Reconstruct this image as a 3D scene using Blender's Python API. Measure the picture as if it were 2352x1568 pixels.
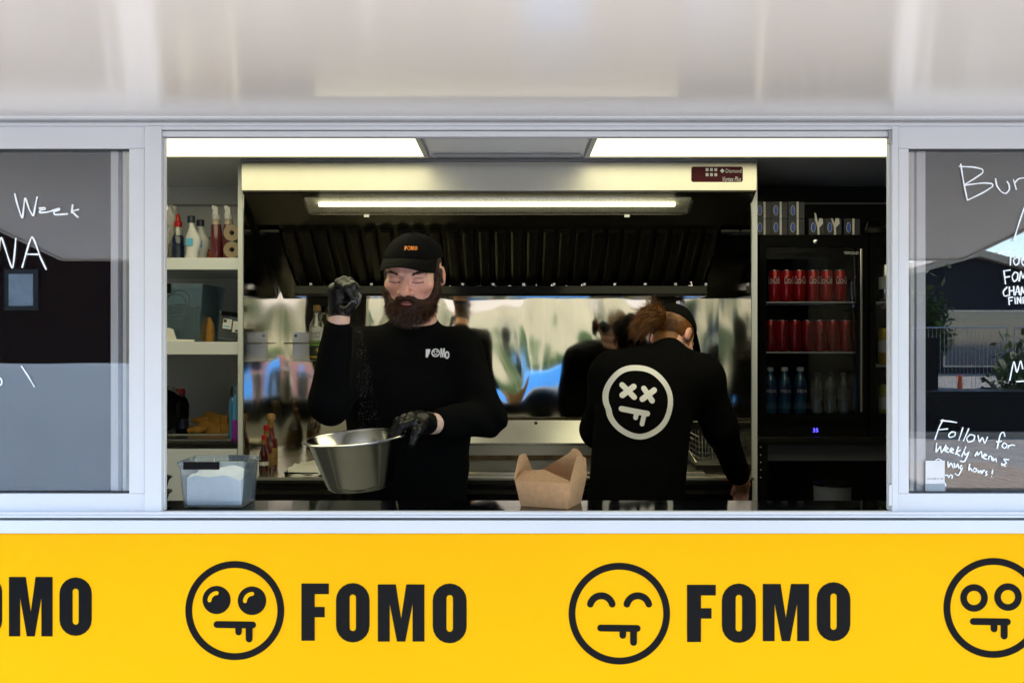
import bpy, bmesh, math, random
import numpy as np
from mathutils import Vector, Matrix
from mathutils.bvhtree import BVHTree
random.seed(7); np.random.seed(7)
R = math.radians
for o in list(bpy.data.objects): bpy.data.objects.remove(o)
SC = bpy.context.scene
COL = SC.collection

# ------------------------------------------------------------------ camera, sky, sun, exposure
F, CX, HY, D, ZC = 2287.0, 1176.0, 775.0, 2.3, 1.75       # focal in px of a 2352 px wide picture, horizon row, distance to trailer, eye height
cam_d = bpy.data.cameras.new('camera'); cam = bpy.data.objects.new('camera', cam_d); COL.objects.link(cam)
cam.location = (0, -D, ZC); cam.rotation_euler = (R(90), 0, 0)
cam_d.sensor_width = 36; cam_d.lens = 36*F/2352; cam_d.shift_y = -9/2352
cam_d.clip_start = .05; cam_d.clip_end = 1000
SC.camera = cam
SUN_EL, SUN_AZ = R(57), R(215)           # azimuth from +Y towards +X: the sun stands high over the square; the hatch shades the trailer's side
w = bpy.data.worlds.new('World'); SC.world = w; w.use_nodes = True
nt = w.node_tree; bgn = nt.nodes['Background']
sky = nt.nodes.new('ShaderNodeTexSky'); sky.sky_type = 'NISHITA'; sky.sun_disc = False
sky.sun_elevation = SUN_EL; sky.sun_rotation = SUN_AZ; sky.air_density = 1.0; sky.dust_density = .0; sky.ozone_density = 2.2
nt.links.new(sky.outputs[0], bgn.inputs[0]); bgn.inputs[1].default_value = .15
sd = bpy.data.lights.new('sun', 'SUN'); sun = bpy.data.objects.new('sun', sd); COL.objects.link(sun)
sd.energy = 2.6; sd.angle = R(.5); sd.color = (1, .91, .78)
sv = Vector((math.cos(SUN_EL)*math.sin(SUN_AZ), math.cos(SUN_EL)*math.cos(SUN_AZ), math.sin(SUN_EL)))
sun.rotation_euler = sv.to_track_quat('Z', 'Y').to_euler(); sun.location = (6, 6, 9)
SC.view_settings.view_transform = 'Standard'; SC.view_settings.look = 'None'
SC.view_settings.exposure = 2.68; SC.view_settings.gamma = 1; SC.view_settings.use_curve_mapping = False
SC.render.engine = 'CYCLES'
SC.cycles.max_bounces = 9; SC.cycles.diffuse_bounces = 4; SC.cycles.glossy_bounces = 6; SC.cycles.transparent_max_bounces = 12
SC.cycles.caustics_reflective = False; SC.cycles.caustics_refractive = False; SC.cycles.sample_clamp_indirect = 6

def PX(px, Y=0.): return (px-CX)/F*(D+Y)
def PZ(py, Y=0.): return ZC-(py-HY)/F*(D+Y)
def PW(n, Y=0.): return n/F*(D+Y)
def P(px, py, Y=0.): return Vector((PX(px, Y), Y, PZ(py, Y)))

# ------------------------------------------------------------------ materials
MATS = {}
def mat(name, col=(.5, .5, .5), rough=.5, metal=0., spec=.5, var=.08, vs=6., bump=0., bs=60., bstretch=(1, 1, 1), coat=0., crough=.05,
        emis=None, es=0., rvar=0., trans=0., alpha=1., wave=0., wvs=2.5, wstretch=(1, 1, 1), attr=None, sheen=0., sss=0., ior=1.5, vstretch=(1,1,1), col2=None):
    m = bpy.data.materials.new(name); m.use_nodes = True; n = m.node_tree; L = n.links.new
    b = n.nodes['Principled BSDF']
    b.inputs['Roughness'].default_value = rough; b.inputs['Metallic'].default_value = metal
    b.inputs['Specular IOR Level'].default_value = spec; b.inputs['IOR'].default_value = ior
    b.inputs['Coat Weight'].default_value = coat; b.inputs['Coat Roughness'].default_value = crough
    b.inputs['Transmission Weight'].default_value = trans; b.inputs['Alpha'].default_value = alpha
    b.inputs['Sheen Weight'].default_value = sheen
    if sss:
        b.inputs['Subsurface Weight'].default_value = sss; b.inputs['Subsurface Radius'].default_value = (1, .35, .2); b.inputs['Subsurface Scale'].default_value = .006
    tc = n.nodes.new('ShaderNodeTexCoord')
    def noise(scale, stretch, detail=4):
        mp = n.nodes.new('ShaderNodeMapping'); mp.inputs['Scale'].default_value = stretch
        L(tc.outputs['Object'], mp.inputs[0])
        t = n.nodes.new('ShaderNodeTexNoise'); t.inputs['Scale'].default_value = scale; t.inputs['Detail'].default_value = detail
        L(mp.outputs[0], t.inputs['Vector']); return t
    if var or attr or col2:
        t = noise(vs, vstretch)
        mx = n.nodes.new('ShaderNodeMix'); mx.data_type = 'RGBA'; mx.blend_type = 'MIX' if col2 else 'MULTIPLY'; mx.inputs[0].default_value = 1
        if col2:
            rr = n.nodes.new('ShaderNodeValToRGB'); rr.color_ramp.elements[0].position = .4; rr.color_ramp.elements[1].position = .62
            L(t.outputs['Fac'], rr.inputs[0]); L(rr.outputs[0], mx.inputs[0])
            mx.inputs[6].default_value = (*col, 1); mx.inputs[7].default_value = (*col2, 1)
        else:
            rr = n.nodes.new('ShaderNodeMapRange'); rr.inputs[1].default_value = .3; rr.inputs[2].default_value = .7
            rr.inputs[3].default_value = 1-var; rr.inputs[4].default_value = 1+var
            L(t.outputs['Fac'], rr.inputs[0])
            L(rr.outputs[0], mx.inputs[7]); mx.inputs[6].default_value = (*col, 1)
            if attr:
                a = n.nodes.new('ShaderNodeAttribute'); a.attribute_name = attr; L(a.outputs['Color'], mx.inputs[6])
        L(mx.outputs[2], b.inputs['Base Color'])
    else: b.inputs['Base Color'].default_value = (*col, 1)
    if rvar:
        t = noise(vs*1.7, vstretch); rr = n.nodes.new('ShaderNodeMapRange'); rr.inputs[1].default_value = .3; rr.inputs[2].default_value = .7
        rr.inputs[3].default_value = max(.01, rough-rvar); rr.inputs[4].default_value = rough+rvar
        L(t.outputs['Fac'], rr.inputs[0]); L(rr.outputs[0], b.inputs['Roughness'])
    prev = None
    for st, scl, stv, dist in ((wave, wvs, wstretch, .05), (bump, bs, bstretch, .002)):
        if not st: continue
        t = noise(scl, stv, 1 if dist > .01 else 3)
        bn = n.nodes.new('ShaderNodeBump'); bn.inputs['Strength'].default_value = st; bn.inputs['Distance'].default_value = dist
        L(t.outputs['Fac'], bn.inputs['Height'])
        if prev: L(prev.outputs[0], bn.inputs['Normal'])
        prev = bn
    if prev: L(prev.outputs[0], b.inputs['Normal'])
    if emis: b.inputs['Emission Color'].default_value = (*emis, 1); b.inputs['Emission Strength'].default_value = es
    MATS[name] = m; return m
def glassy(name, tint=(.8, .85, .9), refl=.08, rough=.0, frost=0., frostcol=(.7, .75, .8)):
    """thin clear or tinted sheet: transparent body, a real glossy surface whose share grows at grazing angles"""
    m = bpy.data.materials.new(name); m.use_nodes = True; n = m.node_tree; L = n.links.new; n.nodes.clear()
    out = n.nodes.new('ShaderNodeOutputMaterial'); tr = n.nodes.new('ShaderNodeBsdfTransparent'); tr.inputs[0].default_value = (*tint, 1)
    gl = n.nodes.new('ShaderNodeBsdfGlossy'); gl.inputs['Roughness'].default_value = rough; gl.inputs[0].default_value = (1, 1, 1, 1)
    lw = n.nodes.new('ShaderNodeLayerWeight'); lw.inputs[0].default_value = .35
    mr = n.nodes.new('ShaderNodeMapRange'); mr.inputs[3].default_value = refl; mr.inputs[4].default_value = .9
    L(lw.outputs['Fresnel'], mr.inputs[0])
    mr.inputs[1].default_value = .07
    body = tr
    if frost:
        df = n.nodes.new('ShaderNodeBsdfDiffuse'); df.inputs[0].default_value = (*frostcol, 1)
        mxx = n.nodes.new('ShaderNodeMixShader'); mxx.inputs[0].default_value = frost; L(tr.outputs[0], mxx.inputs[1]); L(df.outputs[0], mxx.inputs[2]); body = mxx
    mx = n.nodes.new('ShaderNodeMixShader'); L(mr.outputs[0], mx.inputs[0]); L(body.outputs[0], mx.inputs[1]); L(gl.outputs[0], mx.inputs[2]); L(mx.outputs[0], out.inputs[0])
    MATS[name] = m; return m

mat('yellow', (.86, .42, .0), rough=.2, var=.05, vs=.9, bump=.10, bs=260, spec=.08)
mat('decal', (.005, .005, .005), rough=.16, var=.1, vs=9, bump=.22, bs=130, spec=.09)
mat('alu', (.59, .605, .63), rough=.3, metal=.0, spec=.7, var=.03, vs=3, bump=.05, bs=90, bstretch=(1, 1, .05))
mat('alu_dark', (.30, .30, .31), rough=.35, metal=.3, var=.05)
mat('rubber', (.015, .016, .018), rough=.6, var=.1)
mat('hatch', (.82, .805, .78), rough=.15, spec=.32, var=.02, vs=1.2, bump=.03, bs=90, bstretch=(1, .10, 1), wave=.006, wvs=1.8, wstretch=(2.5, .25, 1))
mat('white_paint', (.70, .70, .70), rough=.22, var=.03, bump=.03, bs=80)
mat('front_lam', (.72, .74, .78), rough=.3, var=.03)
mat('white_lam', (.66, .68, .72), rough=.22, var=.04, vs=3, wave=.01, wvs=2)
mat('dark_lam', (.020, .020, .022), spec=.2, rough=.3, var=.1)
mat('ceiling', (.70, .70, .70), rough=.12, var=.03, vs=2)
mat('floor', (.09, .09, .1), rough=.5, var=.2, vs=30)
mat('counter', (.003, .003, .004), rough=.06, var=.1, spec=.4)
mat('steel_mirror', (.90, .83, .70), rough=.055, metal=1, var=.04, vs=5, wave=.34, wvs=2.9, wstretch=(1.5, 1, .7), bump=.02, bs=40, bstretch=(1, 1, .06), rvar=.015)
mat('steel_side', (.80, .78, .73), rough=.09, metal=1, var=.04, vs=5, wave=.10, wvs=2.6, wstretch=(1, 1, .5), bump=.04, bs=40, bstretch=(1, 1, .06))
mat('steel', (.60, .59, .56), rough=.27, metal=1, var=.04, vs=14, bump=.05, bs=70, bstretch=(.03, 1, 1))
mat('steel_hood', (.66, .64, .58), rough=.34, metal=1, var=.02, vs=20, bump=.05, bs=90, bstretch=(.02, 1, 1))
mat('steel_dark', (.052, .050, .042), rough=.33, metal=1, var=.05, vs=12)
mat('steel_bowl', (.78, .78, .77), rough=.15, metal=1, var=.03, vs=30, bump=.04, bs=40, bstretch=(1, 1, 14))
mat('grease', (.11, .075, .04), rough=.35, metal=.4, var=.5, vs=25)
mat('griddle_plate', (.02, .018, .016), rough=.3, var=.4, vs=30)
mat('black_plastic', (.004, .004, .0045), spec=.08, rough=.35, var=.15, vs=20)
mat('black_gloss', (.003, .003, .0035), spec=.15, rough=.12, var=.1)
mat('grey_plastic', (.10, .11, .125), rough=.4, var=.1)
mat('panel_light', (.8, .8, .7), rough=.5, var=0, emis=(1, .94, .56), es=.36)
mat('tube_light', (.9, .9, .8), rough=.4, var=0, emis=(1, .96, .72), es=.6)
glassy('lamp_lens', tint=(.97, .96, .88), refl=.08, rough=.2, frost=.12, frostcol=(.8, .78, .6))
mat('reflector', (.75, .74, .62), rough=.5, var=.35, vs=160)
mat('maroon', (.085, .010, .018), rough=.4, spec=.1, var=.05)
mat('white_ink', (.82, .82, .82), rough=.5, var=.02)
mat('chalk', (.88, .93, .97), rough=.7, var=.12, vs=200)
mat('orange_ink', (.85, .26, .03), rough=.6, var=.05)
glassy('window_glass', tint=(.97, .975, .98), refl=.085)
mat('dark_backing', (.006, .006, .007), rough=.6, spec=.05, var=.1)
glassy('fridge_glass', tint=(.88, .89, .9), refl=.03)
glassy('clear_plastic', tint=(.90, .95, .98), refl=.05, rough=.12, frost=.06, frostcol=(.70, .82, .92))
glassy('blue_plastic', tint=(.72, .87, .96), refl=.05, rough=.15, frost=.09, frostcol=(.45, .68, .88))
glassy('bottle_glass', tint=(.93, .95, .88), refl=.1, rough=.03)
glassy('thin_bag', tint=(.9, .88, .85), refl=.1, rough=.3, frost=.30, frostcol=(.75, .7, .65))
mat('kraft', (.37, .205, .09), rough=.75, var=.1, vs=90, bump=.15, bs=300)
mat('kraft_in', (.43, .24, .105), rough=.75, var=.1, vs=90, bump=.15, bs=300)
mat('salt', (.85, .85, .85), rough=.8, var=.04, vs=90, bump=.6, bs=400)
mat('paper', (.72, .70, .66), rough=.8, var=.08)
mat('cloth_black', (.003, .003, .0035), rough=.9, var=.12, vs=25, bump=.5, bs=700, spec=.05)
mat('cap_black', (.004, .004, .0045), rough=.85, var=.1, vs=60, bump=.6, bs=900, spec=.07)
mat('trouser', (.004, .0045, .007), rough=.85, spec=.05, var=.2)
mat('glove', (.004, .004, .005), spec=.3, rough=.33, var=.15, vs=40, bump=.5, bs=120)
mat('skin', (.6, .3, .22), rough=.45, var=.07, vs=60, attr='Col', sss=.25, bump=.12, bs=260, spec=.4)
mat('beard', (.038, .012, .006), rough=.5, var=.35, vs=50, spec=.35)
mat('beard_grey', (.10, .075, .055), rough=.5, var=.3, vs=50, spec=.35)
mat('brow', (.06, .026, .014), rough=.6, var=.2)
mat('beard_red', (.095, .030, .010), rough=.5, var=.3, vs=50, spec=.35)
mat('hair_red', (.17, .062, .014), rough=.4, var=.35, vs=60, spec=.5)
mat('red_can', (.42, .008, .012), rough=.22, metal=.35, var=.05)
mat('red_can_dark', (.30, .006, .010), rough=.22, metal=.35, var=.05)
mat('can_metal', (.6, .6, .6), rough=.25, metal=1, var=.05)
mat('black_ink', (.01, .01, .01), rough=.5, var=0)
mat('blue_liquid', (.02, .10, .20), rough=.08, var=.1, coat=.3)
mat('blue_label', (.012, .035, .14), rough=.4, var=.05)
mat('water_clear', (.16, .19, .22), rough=.06, var=.1, trans=.5, coat=.4)
mat('led_blue', (.02, .02, .2), var=0, emis=(.08, .06, 1), es=.8)
mat('navy_carton', (.015, .016, .028), rough=.5, var=.3, vs=40)
mat('carton_white', (.52, .50, .46), rough=.7, var=.08)
mat('oval_blue', (.02, .06, .32), rough=.4, var=.05)
mat('red_plastic', (.45, .012, .015), rough=.3, var=.05)
mat('navy_plastic', (.008, .014, .045), rough=.3, var=.05)
mat('white_plastic', (.66, .66, .66), rough=.35, var=.04)
mat('red_liquid', (.13, .022, .032), rough=.12, var=.12, vs=12, coat=.4)
mat('beige_clear', (.42, .33, .27), rough=.2, var=.08, coat=.3)
mat('navy_liquid', (.010, .02, .06), rough=.1, var=.1, coat=.4)
mat('cyan_print', (.10, .42, .68), rough=.5, var=.05)
mat('orange_print', (.55, .10, .02), rough=.4, var=.2)
mat('roll', (.24, .22, .17), rough=.8, var=.12, vs=40)
mat('sauce_dark', (.055, .008, .004), rough=.09, var=.2, coat=.5)
mat('sauce_red', (.12, .012, .006), rough=.09, var=.2, coat=.5)
mat('wood_cap', (.42, .24, .08), rough=.5, var=.15)
mat('sauce_label', (.30, .17, .04), rough=.5, var=.45, vs=60)
mat('oil', (.30, .24, .05), rough=.06, var=.08, trans=.45, coat=.4)
mat('gold_cap', (.36, .20, .03), rough=.35, var=.1)
mat('green_print', (.16, .36, .03), rough=.5, var=.1)
mat('yellow_print', (.72, .45, .02), rough=.5, var=.05)
mat('dark_green', (.012, .03, .015), rough=.45, var=.2)
mat('glove_leather', (.46, .22, .035), rough=.75, var=.22, vs=35, bump=.5, bs=120)
mat('purple_liquid', (.30, .03, .42), rough=.1, var=.08, coat=.4)
mat('blue_clear', (.06, .25, .52), rough=.12, var=.08, coat=.4)
mat('sash', (.86, .86, .87), rough=.3, var=.02)
mat('dark_blue', (.006, .010, .02), rough=.4, var=.3, vs=15)
mat('lime_can', (.32, .40, .03), rough=.3, metal=.3, var=.1)
mat('yellow_can', (.55, .36, .02), rough=.3, metal=.3, var=.1)
# out of doors
mat('asphalt', (.245, .235, .22), rough=.85, var=.25, vs=2.5, bump=.4, bs=60)
mat('stucco', (.94, .66, .36), rough=.85, var=.08, vs=1.2)
mat('stucco_trim', (.62, .56, .46), rough=.8, var=.06)
mat('roof_tile', (.26, .24, .21), rough=.8, var=.15)
mat('brick', (.022, .010, .008), spec=.03, rough=.8, var=.3, vs=7)
mat('brick_pale', (.34, .15, .10), rough=.8, var=.2, vs=7)
mat('sky_tint_pane', (.42, .48, .52), rough=.6, var=.15, vs=4)  # sky mirrored in the brick building's panes, put into their colour
mat('dark_frame', (.012, .012, .014), rough=.5, var=.1)
mat('hall', (.018, .02, .028), spec=.05, rough=.7, var=.1)
mat('hall_roof', (.42, .36, .28), rough=.7, var=.1)
mat('house_glass', (.05, .07, .09), rough=.05, var=.1, spec=.9)
mat('leaf', (.085, .13, .022), rough=.55, var=.35, vs=3)
mat('leaf_dark', (.03, .06, .012), spec=.2, rough=.55, var=.3, vs=3)
mat('bark', (.09, .065, .045), rough=.9, var=.3, vs=15, bump=.6, bs=30)
mat('tarp', (.80, .80, .80), rough=.6, var=.06, vs=1.5, wave=.25, wvs=1.5, wstretch=(2.5, 1, .6))
mat('galv', (.42, .43, .45), rough=.4, metal=.6, var=.1)
mat('tent_blue', (.03, .22, .55), rough=.6, var=.06)
mat('tent_red', (.30, .11, .08), rough=.6, var=.06)
mat('plank', (.30, .24, .18), rough=.75, var=.25, vs=5, vstretch=(1, 8, 1))
mat('box_black', (.004, .004, .004), spec=.05, rough=.5, var=.2)
mat('orange_plastic', (.70, .10, .02), rough=.5, var=.05)

# ------------------------------------------------------------------ mesh builder
class MB:
    def __init__(s): s.v = []; s.f = []
    def add(s, vs, fs):
        n = len(s.v); s.v += [tuple(v) for v in vs]; s.f += [tuple(i+n for i in f) for f in fs]; return s
    def box(s, x0, x1, y0, y1, z0, z1):
        if x0 > x1: x0, x1 = x1, x0
        if y0 > y1: y0, y1 = y1, y0
        if z0 > z1: z0, z1 = z1, z0
        return s.add([(x0,y0,z0),(x1,y0,z0),(x1,y1,z0),(x0,y1,z0),(x0,y0,z1),(x1,y0,z1),(x1,y1,z1),(x0,y1,z1)],
                     [(0,3,2,1),(4,5,6,7),(0,1,5,4),(1,2,6,5),(2,3,7,6),(3,0,4,7)])
    def prism(s, poly, a0, a1, axis='x'):
        """poly in the two other axes (x: (y,z); y: (x,z); z: (x,y)) pushed from a0 to a1"""
        n = len(poly)
        def m(p, a):
            return {'x': (a, p[0], p[1]), 'y': (p[0], a, p[1]), 'z': (p[0], p[1], a)}[axis]
        vs = [m(p, a0) for p in poly]+[m(p, a1) for p in poly]
        return s.add(vs, [tuple(range(n))[::-1], tuple(range(n, 2*n))]+[(i, (i+1) % n, n+(i+1) % n, n+i) for i in range(n)])
    def lathe(s, prof, c=(0, 0, 0), seg=20, M=None, sx=1., sy=1.):
        vs, fs = [], []; n = len(prof)
        for r, z in prof:
            for k in range(seg):
                a = 2*math.pi*k/seg; v = Vector((r*sx*math.cos(a), r*sy*math.sin(a), z))
                if M is not None: v = M @ v
                vs.append(v+Vector(c))
        for i in range(n-1):
            for k in range(seg): k2 = (k+1) % seg; fs.append((i*seg+k, i*seg+k2, (i+1)*seg+k2, (i+1)*seg+k))
        if prof[0][0] > 1e-6: fs.append(tuple(range(seg))[::-1])
        if prof[-1][0] > 1e-6: fs.append(tuple(range((n-1)*seg, n*seg)))
        return s.add(vs, fs)
    def tube(s, pts, r, seg=8, flat=1., closed=False):
        pts = [Vector(p) for p in pts]; n = len(pts); rs = r if hasattr(r, '__len__') else [r]*n
        vs, fs = [], []; up = None
        for i, p in enumerate(pts):
            if closed: t = pts[(i+1) % n]-pts[i-1]
            else: t = (pts[min(i+1, n-1)]-pts[max(i-1, 0)])
            t = t.normalized() if t.length > 1e-9 else Vector((0, 0, 1))
            if up is None: up = Vector((0, 1, 0)) if abs(t.y) < .9 else Vector((1, 0, 0))
            sx = t.cross(up).normalized(); up2 = sx.cross(t).normalized(); up = up2
            for k in range(seg):
                a = 2*math.pi*k/seg; vs.append(p+sx*(rs[i]*math.cos(a))+up2*(rs[i]*flat*math.sin(a)))
        for i in range(n if closed else n-1):
            j = (i+1) % n
            for k in range(seg): k2 = (k+1) % seg; fs.append((i*seg+k, i*seg+k2, j*seg+k2, j*seg+k))
        if not closed: fs.append(tuple(range(seg))[::-1]); fs.append(tuple(range((n-1)*seg, n*seg)))
        return s.add(vs, fs)
    def grid(s, fn, nu, nv, thick=None):
        vs = [fn(i/nu, j/nv) for j in range(nv+1) for i in range(nu+1)]
        return s.add(vs, [(j*(nu+1)+i, j*(nu+1)+i+1, (j+1)*(nu+1)+i+1, (j+1)*(nu+1)+i) for j in range(nv) for i in range(nu)])
    def xf(s, M): s.v = [tuple(M @ Vector(v)) for v in s.v]; return s

WL = {}
def _mesh(name, mb, m, loc, smooth, bevel, recalc=True, sharp=35):
    bm = bmesh.new()
    vs = [bm.verts.new((v[0]-loc[0], v[1]-loc[1], v[2]-loc[2])) for v in mb.v]
    for f in mb.f:
        try: bm.faces.new([vs[i] for i in f])
        except ValueError: pass
    if recalc: bmesh.ops.recalc_face_normals(bm, faces=bm.faces)
    if bevel:
        ed = [e for e in bm.edges if len(e.link_faces) == 2 and e.calc_face_angle(0) > .6]
        bmesh.ops.bevel(bm, geom=ed, offset=bevel, segments=2, affect='EDGES', profile=.6, clamp_overlap=True)
    me = bpy.data.meshes.new(name); bm.to_mesh(me); bm.free()
    if smooth:
        me.shade_smooth(); me.set_sharp_from_angle(angle=R(15 if bevel else sharp))
    me.materials.append(MATS[m] if isinstance(m, str) else m)
    return me
def tag(o, label, cat, group=None, kind=None):
    if label: o['label'] = label
    if cat: o['category'] = cat
    if group: o['group'] = group
    if kind: o['kind'] = kind
    return o
def thing(name, label, cat, loc=(0, 0, 0), group=None):
    o = bpy.data.objects.new(name, None); COL.objects.link(o); o.empty_display_size = .05
    o.location = loc; WL[o.name] = Vector(loc); return tag(o, label, cat, group)
def part(name, mb, m, parent=None, smooth=True, bevel=0., label=None, kind=None, recalc=True, sharp=35):
    loc = WL[parent.name] if parent else Vector((0, 0, 0))
    o = bpy.data.objects.new(name, _mesh(name, mb, m, loc, smooth, bevel, recalc, sharp)); COL.objects.link(o)
    if parent: o.parent = parent
    WL[o.name] = Vector(loc)
    if label: o['label'] = label
    if kind: o['kind'] = kind
    return o
def solo(name, mb, m, label, cat, loc=(0, 0, 0), group=None, smooth=True, bevel=0., kind=None):
    o = bpy.data.objects.new(name, _mesh(name, mb, m, Vector(loc), smooth, bevel)); COL.objects.link(o); o.location = loc
    WL[o.name] = Vector(loc); return tag(o, label, cat, group, kind)
def struct(name, mb, m, smooth=False, kind='structure'):
    o = bpy.data.objects.new(name, _mesh(name, mb, m, Vector((0,0,0)), smooth, 0)); COL.objects.link(o); o['kind'] = kind; WL[o.name] = Vector((0,0,0)); return o
def dup(root, loc, rz=0., label=None, group=None):
    r = root.copy(); COL.objects.link(r); r.location = loc; r.rotation_euler = (0, 0, rz); WL[r.name] = Vector(loc)
    if label: r['label'] = label
    if group: r['group'] = group
    for ch in root.children:
        c = ch.copy(); COL.objects.link(c); c.parent = r
        for g in ch.children:
            d = g.copy(); COL.objects.link(d); d.parent = c
    return r
TXT = {}
def tri_text(s, shear=0., size=1.):
    if (s, shear) in TXT: return TXT[(s, shear)]
    cu = bpy.data.curves.new('t', 'FONT'); cu.body = s; cu.size = 1; cu.shear = shear; cu.resolution_u = 3
    o = bpy.data.objects.new('t', cu); COL.objects.link(o)
    dg = bpy.context.evaluated_depsgraph_get(); me = bpy.data.meshes.new_from_object(o.evaluated_get(dg))
    vs = [tuple(v.co) for v in me.vertices]; fs = [tuple(p.vertices) for p in me.polygons]
    bpy.data.objects.remove(o); bpy.data.curves.remove(cu); bpy.data.meshes.remove(me)
    xs = [v[0] for v in vs]; ys = [v[1] for v in vs]; x0, x1, y0, y1 = min(xs), max(xs), min(ys), max(ys)
    TXT[(s, shear)] = ([((x-x0)/(x1-x0), (y-y0)/(y1-y0)) for x, y, _ in vs], fs); return TXT[(s, shear)]       # unit box
def text_flat(s, x0, x1, z0, z1, Y, shear=0.):
    vs, fs = tri_text(s, shear); return MB().add([(x0+(x1-x0)*u, Y, z0+(z1-z0)*v) for u, v in vs], fs)
def rrect(x0, x1, z0, z1, r, n=6):
    pts = []
    for cx, cz, a0 in ((x1-r, z1-r, 0), (x0+r, z1-r, 90), (x0+r, z0+r, 180), (x1-r, z0+r, 270)):
        for k in range(n+1): a = R(a0+90*k/n); pts.append((cx+r*math.cos(a), cz+r*math.sin(a)))
    return pts
def capsule2(x0, z0, x1, z1, w, n=8):
    a = math.atan2(z1-z0, x1-x0); pts = []
    for cx, cz, o in ((x1, z1, -90), (x0, z0, 90)):
        for k in range(n+1): t = a+R(o+180*k/n); pts.append((cx+w/2*math.cos(t), cz+w/2*math.sin(t)))
    return pts
def arc2(cx, cz, r, a0, a1, w, n=24, cap=True):
    """band along an arc with round ends, as one outline"""
    o = [(cx+(r+w/2)*math.cos(R(a0+(a1-a0)*k/n)), cz+(r+w/2)*math.sin(R(a0+(a1-a0)*k/n))) for k in range(n+1)]
    i = [(cx+(r-w/2)*math.cos(R(a0+(a1-a0)*k/n)), cz+(r-w/2)*math.sin(R(a0+(a1-a0)*k/n))) for k in range(n+1)]
    def cap_(a, s, ca):
        c = (cx+r*math.cos(R(ca)), cz+r*math.sin(R(ca))); return [(c[0]+w/2*math.cos(R(a+s*t)), c[1]+w/2*math.sin(R(a+s*t))) for t in (30, 60, 90, 120, 150)]
    s = 1 if a1 > a0 else -1
    return o+(cap_(a1, s, a1) if cap else [])+i[::-1]+(cap_(a0+180, s, a0) if cap else [])
def ring_mb(outer, inner, y0, y1):
    n = len(outer); m = MB(); vs = [(p[0], y0, p[1]) for p in outer]+[(p[0], y0, p[1]) for p in inner]+[(p[0], y1, p[1]) for p in outer]+[(p[0], y1, p[1]) for p in inner]
    fs = []
    for i in range(n):
        j = (i+1) % n; fs += [(i, j, n+j, n+i), (2*n+i, 3*n+i, 3*n+j, 2*n+j), (i, 2*n+i, 2*n+j, j), (n+i, n+j, 3*n+j, 3*n+i)]
    return m.add(vs, fs)
def circ(cx, cz, r, n=48): return [(cx+r*math.cos(2*math.pi*k/n), cz+r*math.sin(2*math.pi*k/n)) for k in range(n)]

for t_, sh_ in (('123-338 51 52', 0.), ('Diamond', 0.), ('Vortex Plus', .35), ('RAPS', 0.), ('STEK', 0.), ('OLJA', 0.), ('TEFCOLD', 0.), ('35', 0.), ('Coca-Cola', .3), ('IMSDAL', 0.)): tri_text(t_, sh_)
# ------------------------------------------------------------------ ground
struct('ground', MB().grid(lambda u, v: (-250+500*u, -300+500*v, 0), 8, 8), 'asphalt')

# ------------------------------------------------------------------ the trailer
T = thing('food_trailer', 'yellow food trailer with silver window frames and raised grey serving hatch', 'trailer', (0, 1.1, 0))
BX = 2.4
# outer skin
prof = [(-.012, 1.3005), (-.012, .70), (-.006, .62), (.012, .56), (.035, .53), (.048, .53), (.048, 1.3005)]
SP = part('side_panel', MB().prism(prof, -BX, BX), 'yellow', T, bevel=.002)
part('lower_trim', MB().box(-BX, BX, -.021, .05, 1.3022, PZ(1191)), 'alu', T, bevel=.0012)
part('sill_gasket', MB().box(-1.74, 1.74, -.006, .004, PZ(1191)+.0003, PZ(1186)), 'rubber', T)
sill = MB().prism([(-.015, PZ(1186)), (-.015, PZ(1181)), (-.011, PZ(1180)), (-.013, PZ(1173.5)), (-.010, PZ(1172.5)), (.006, PZ(1173)), (.006, PZ(1186))], -1.74, 1.74)
part('sill_track', sill, 'alu', T)
for s in (-1, 1):
    part('wall_panel', MB().box(s*1.742, s*BX, 0, .05, PZ(1191)+.001, 2.62), 'white_paint', T, bevel=.003)
    part('end_wall', MB().box(s*(BX-.05), s*BX, .052, 2.33, .32, 2.60), 'white_paint', T)
part('header_panel', MB().box(-1.74, 1.74, .0, .05, PZ(270), 2.62), 'white_paint', T)
part('rear_wall', MB().box(-BX+.052, BX-.052, 2.285, 2.33, .31, 2.60), 'white_paint', T)
part('roof', MB().box(-BX-.02, BX+.02, -.02, 2.35, 2.622, 2.66), 'white_paint', T, bevel=.008)
part('interior_floor', MB().box(-BX+.051, BX-.051, .012, 2.284, .25, .30), 'floor', T)
part('ceiling', MB().box(-BX+.052, BX-.052, .052, 2.283, 2.444, 2.48), 'ceiling', T)
part('chassis', MB().box(-2.2, 2.2, .25, .33, .30, .40).box(-2.2, 2.2, 1.9, 1.98, .16, .248).box(-.2, .2, .34, 1.88, .17, .248), 'galv', T)
for s in (-1, 1):
    for yy in (.18, 2.05):
        wh = part('wheel', MB().lathe([(.0, -.09), (.16, -.09), (.26, -.08), (.29, -.05), (.29, .05), (.26, .08), (.16, .09), (0, .09)], (s*.36, yy, .29), 28, Matrix.Rotation(R(90), 3, 'X')), 'rubber', T)
        part('rim', MB().lathe([(.0, -.093), (.15, -.093), (.16, -.0925), (.16, .0925), (.15, .093), (0, .093)], (s*.36, yy, .29), 20, Matrix.Rotation(R(90), 3, 'X')), 'galv', wh)
    part('support_leg', MB().box(s*2.1-.03, s*2.1+.03, .3, .36, .02, .30).box(s*2.1-.08, s*2.1+.08, .25, .41, 0, .02), 'galv', T)
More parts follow.
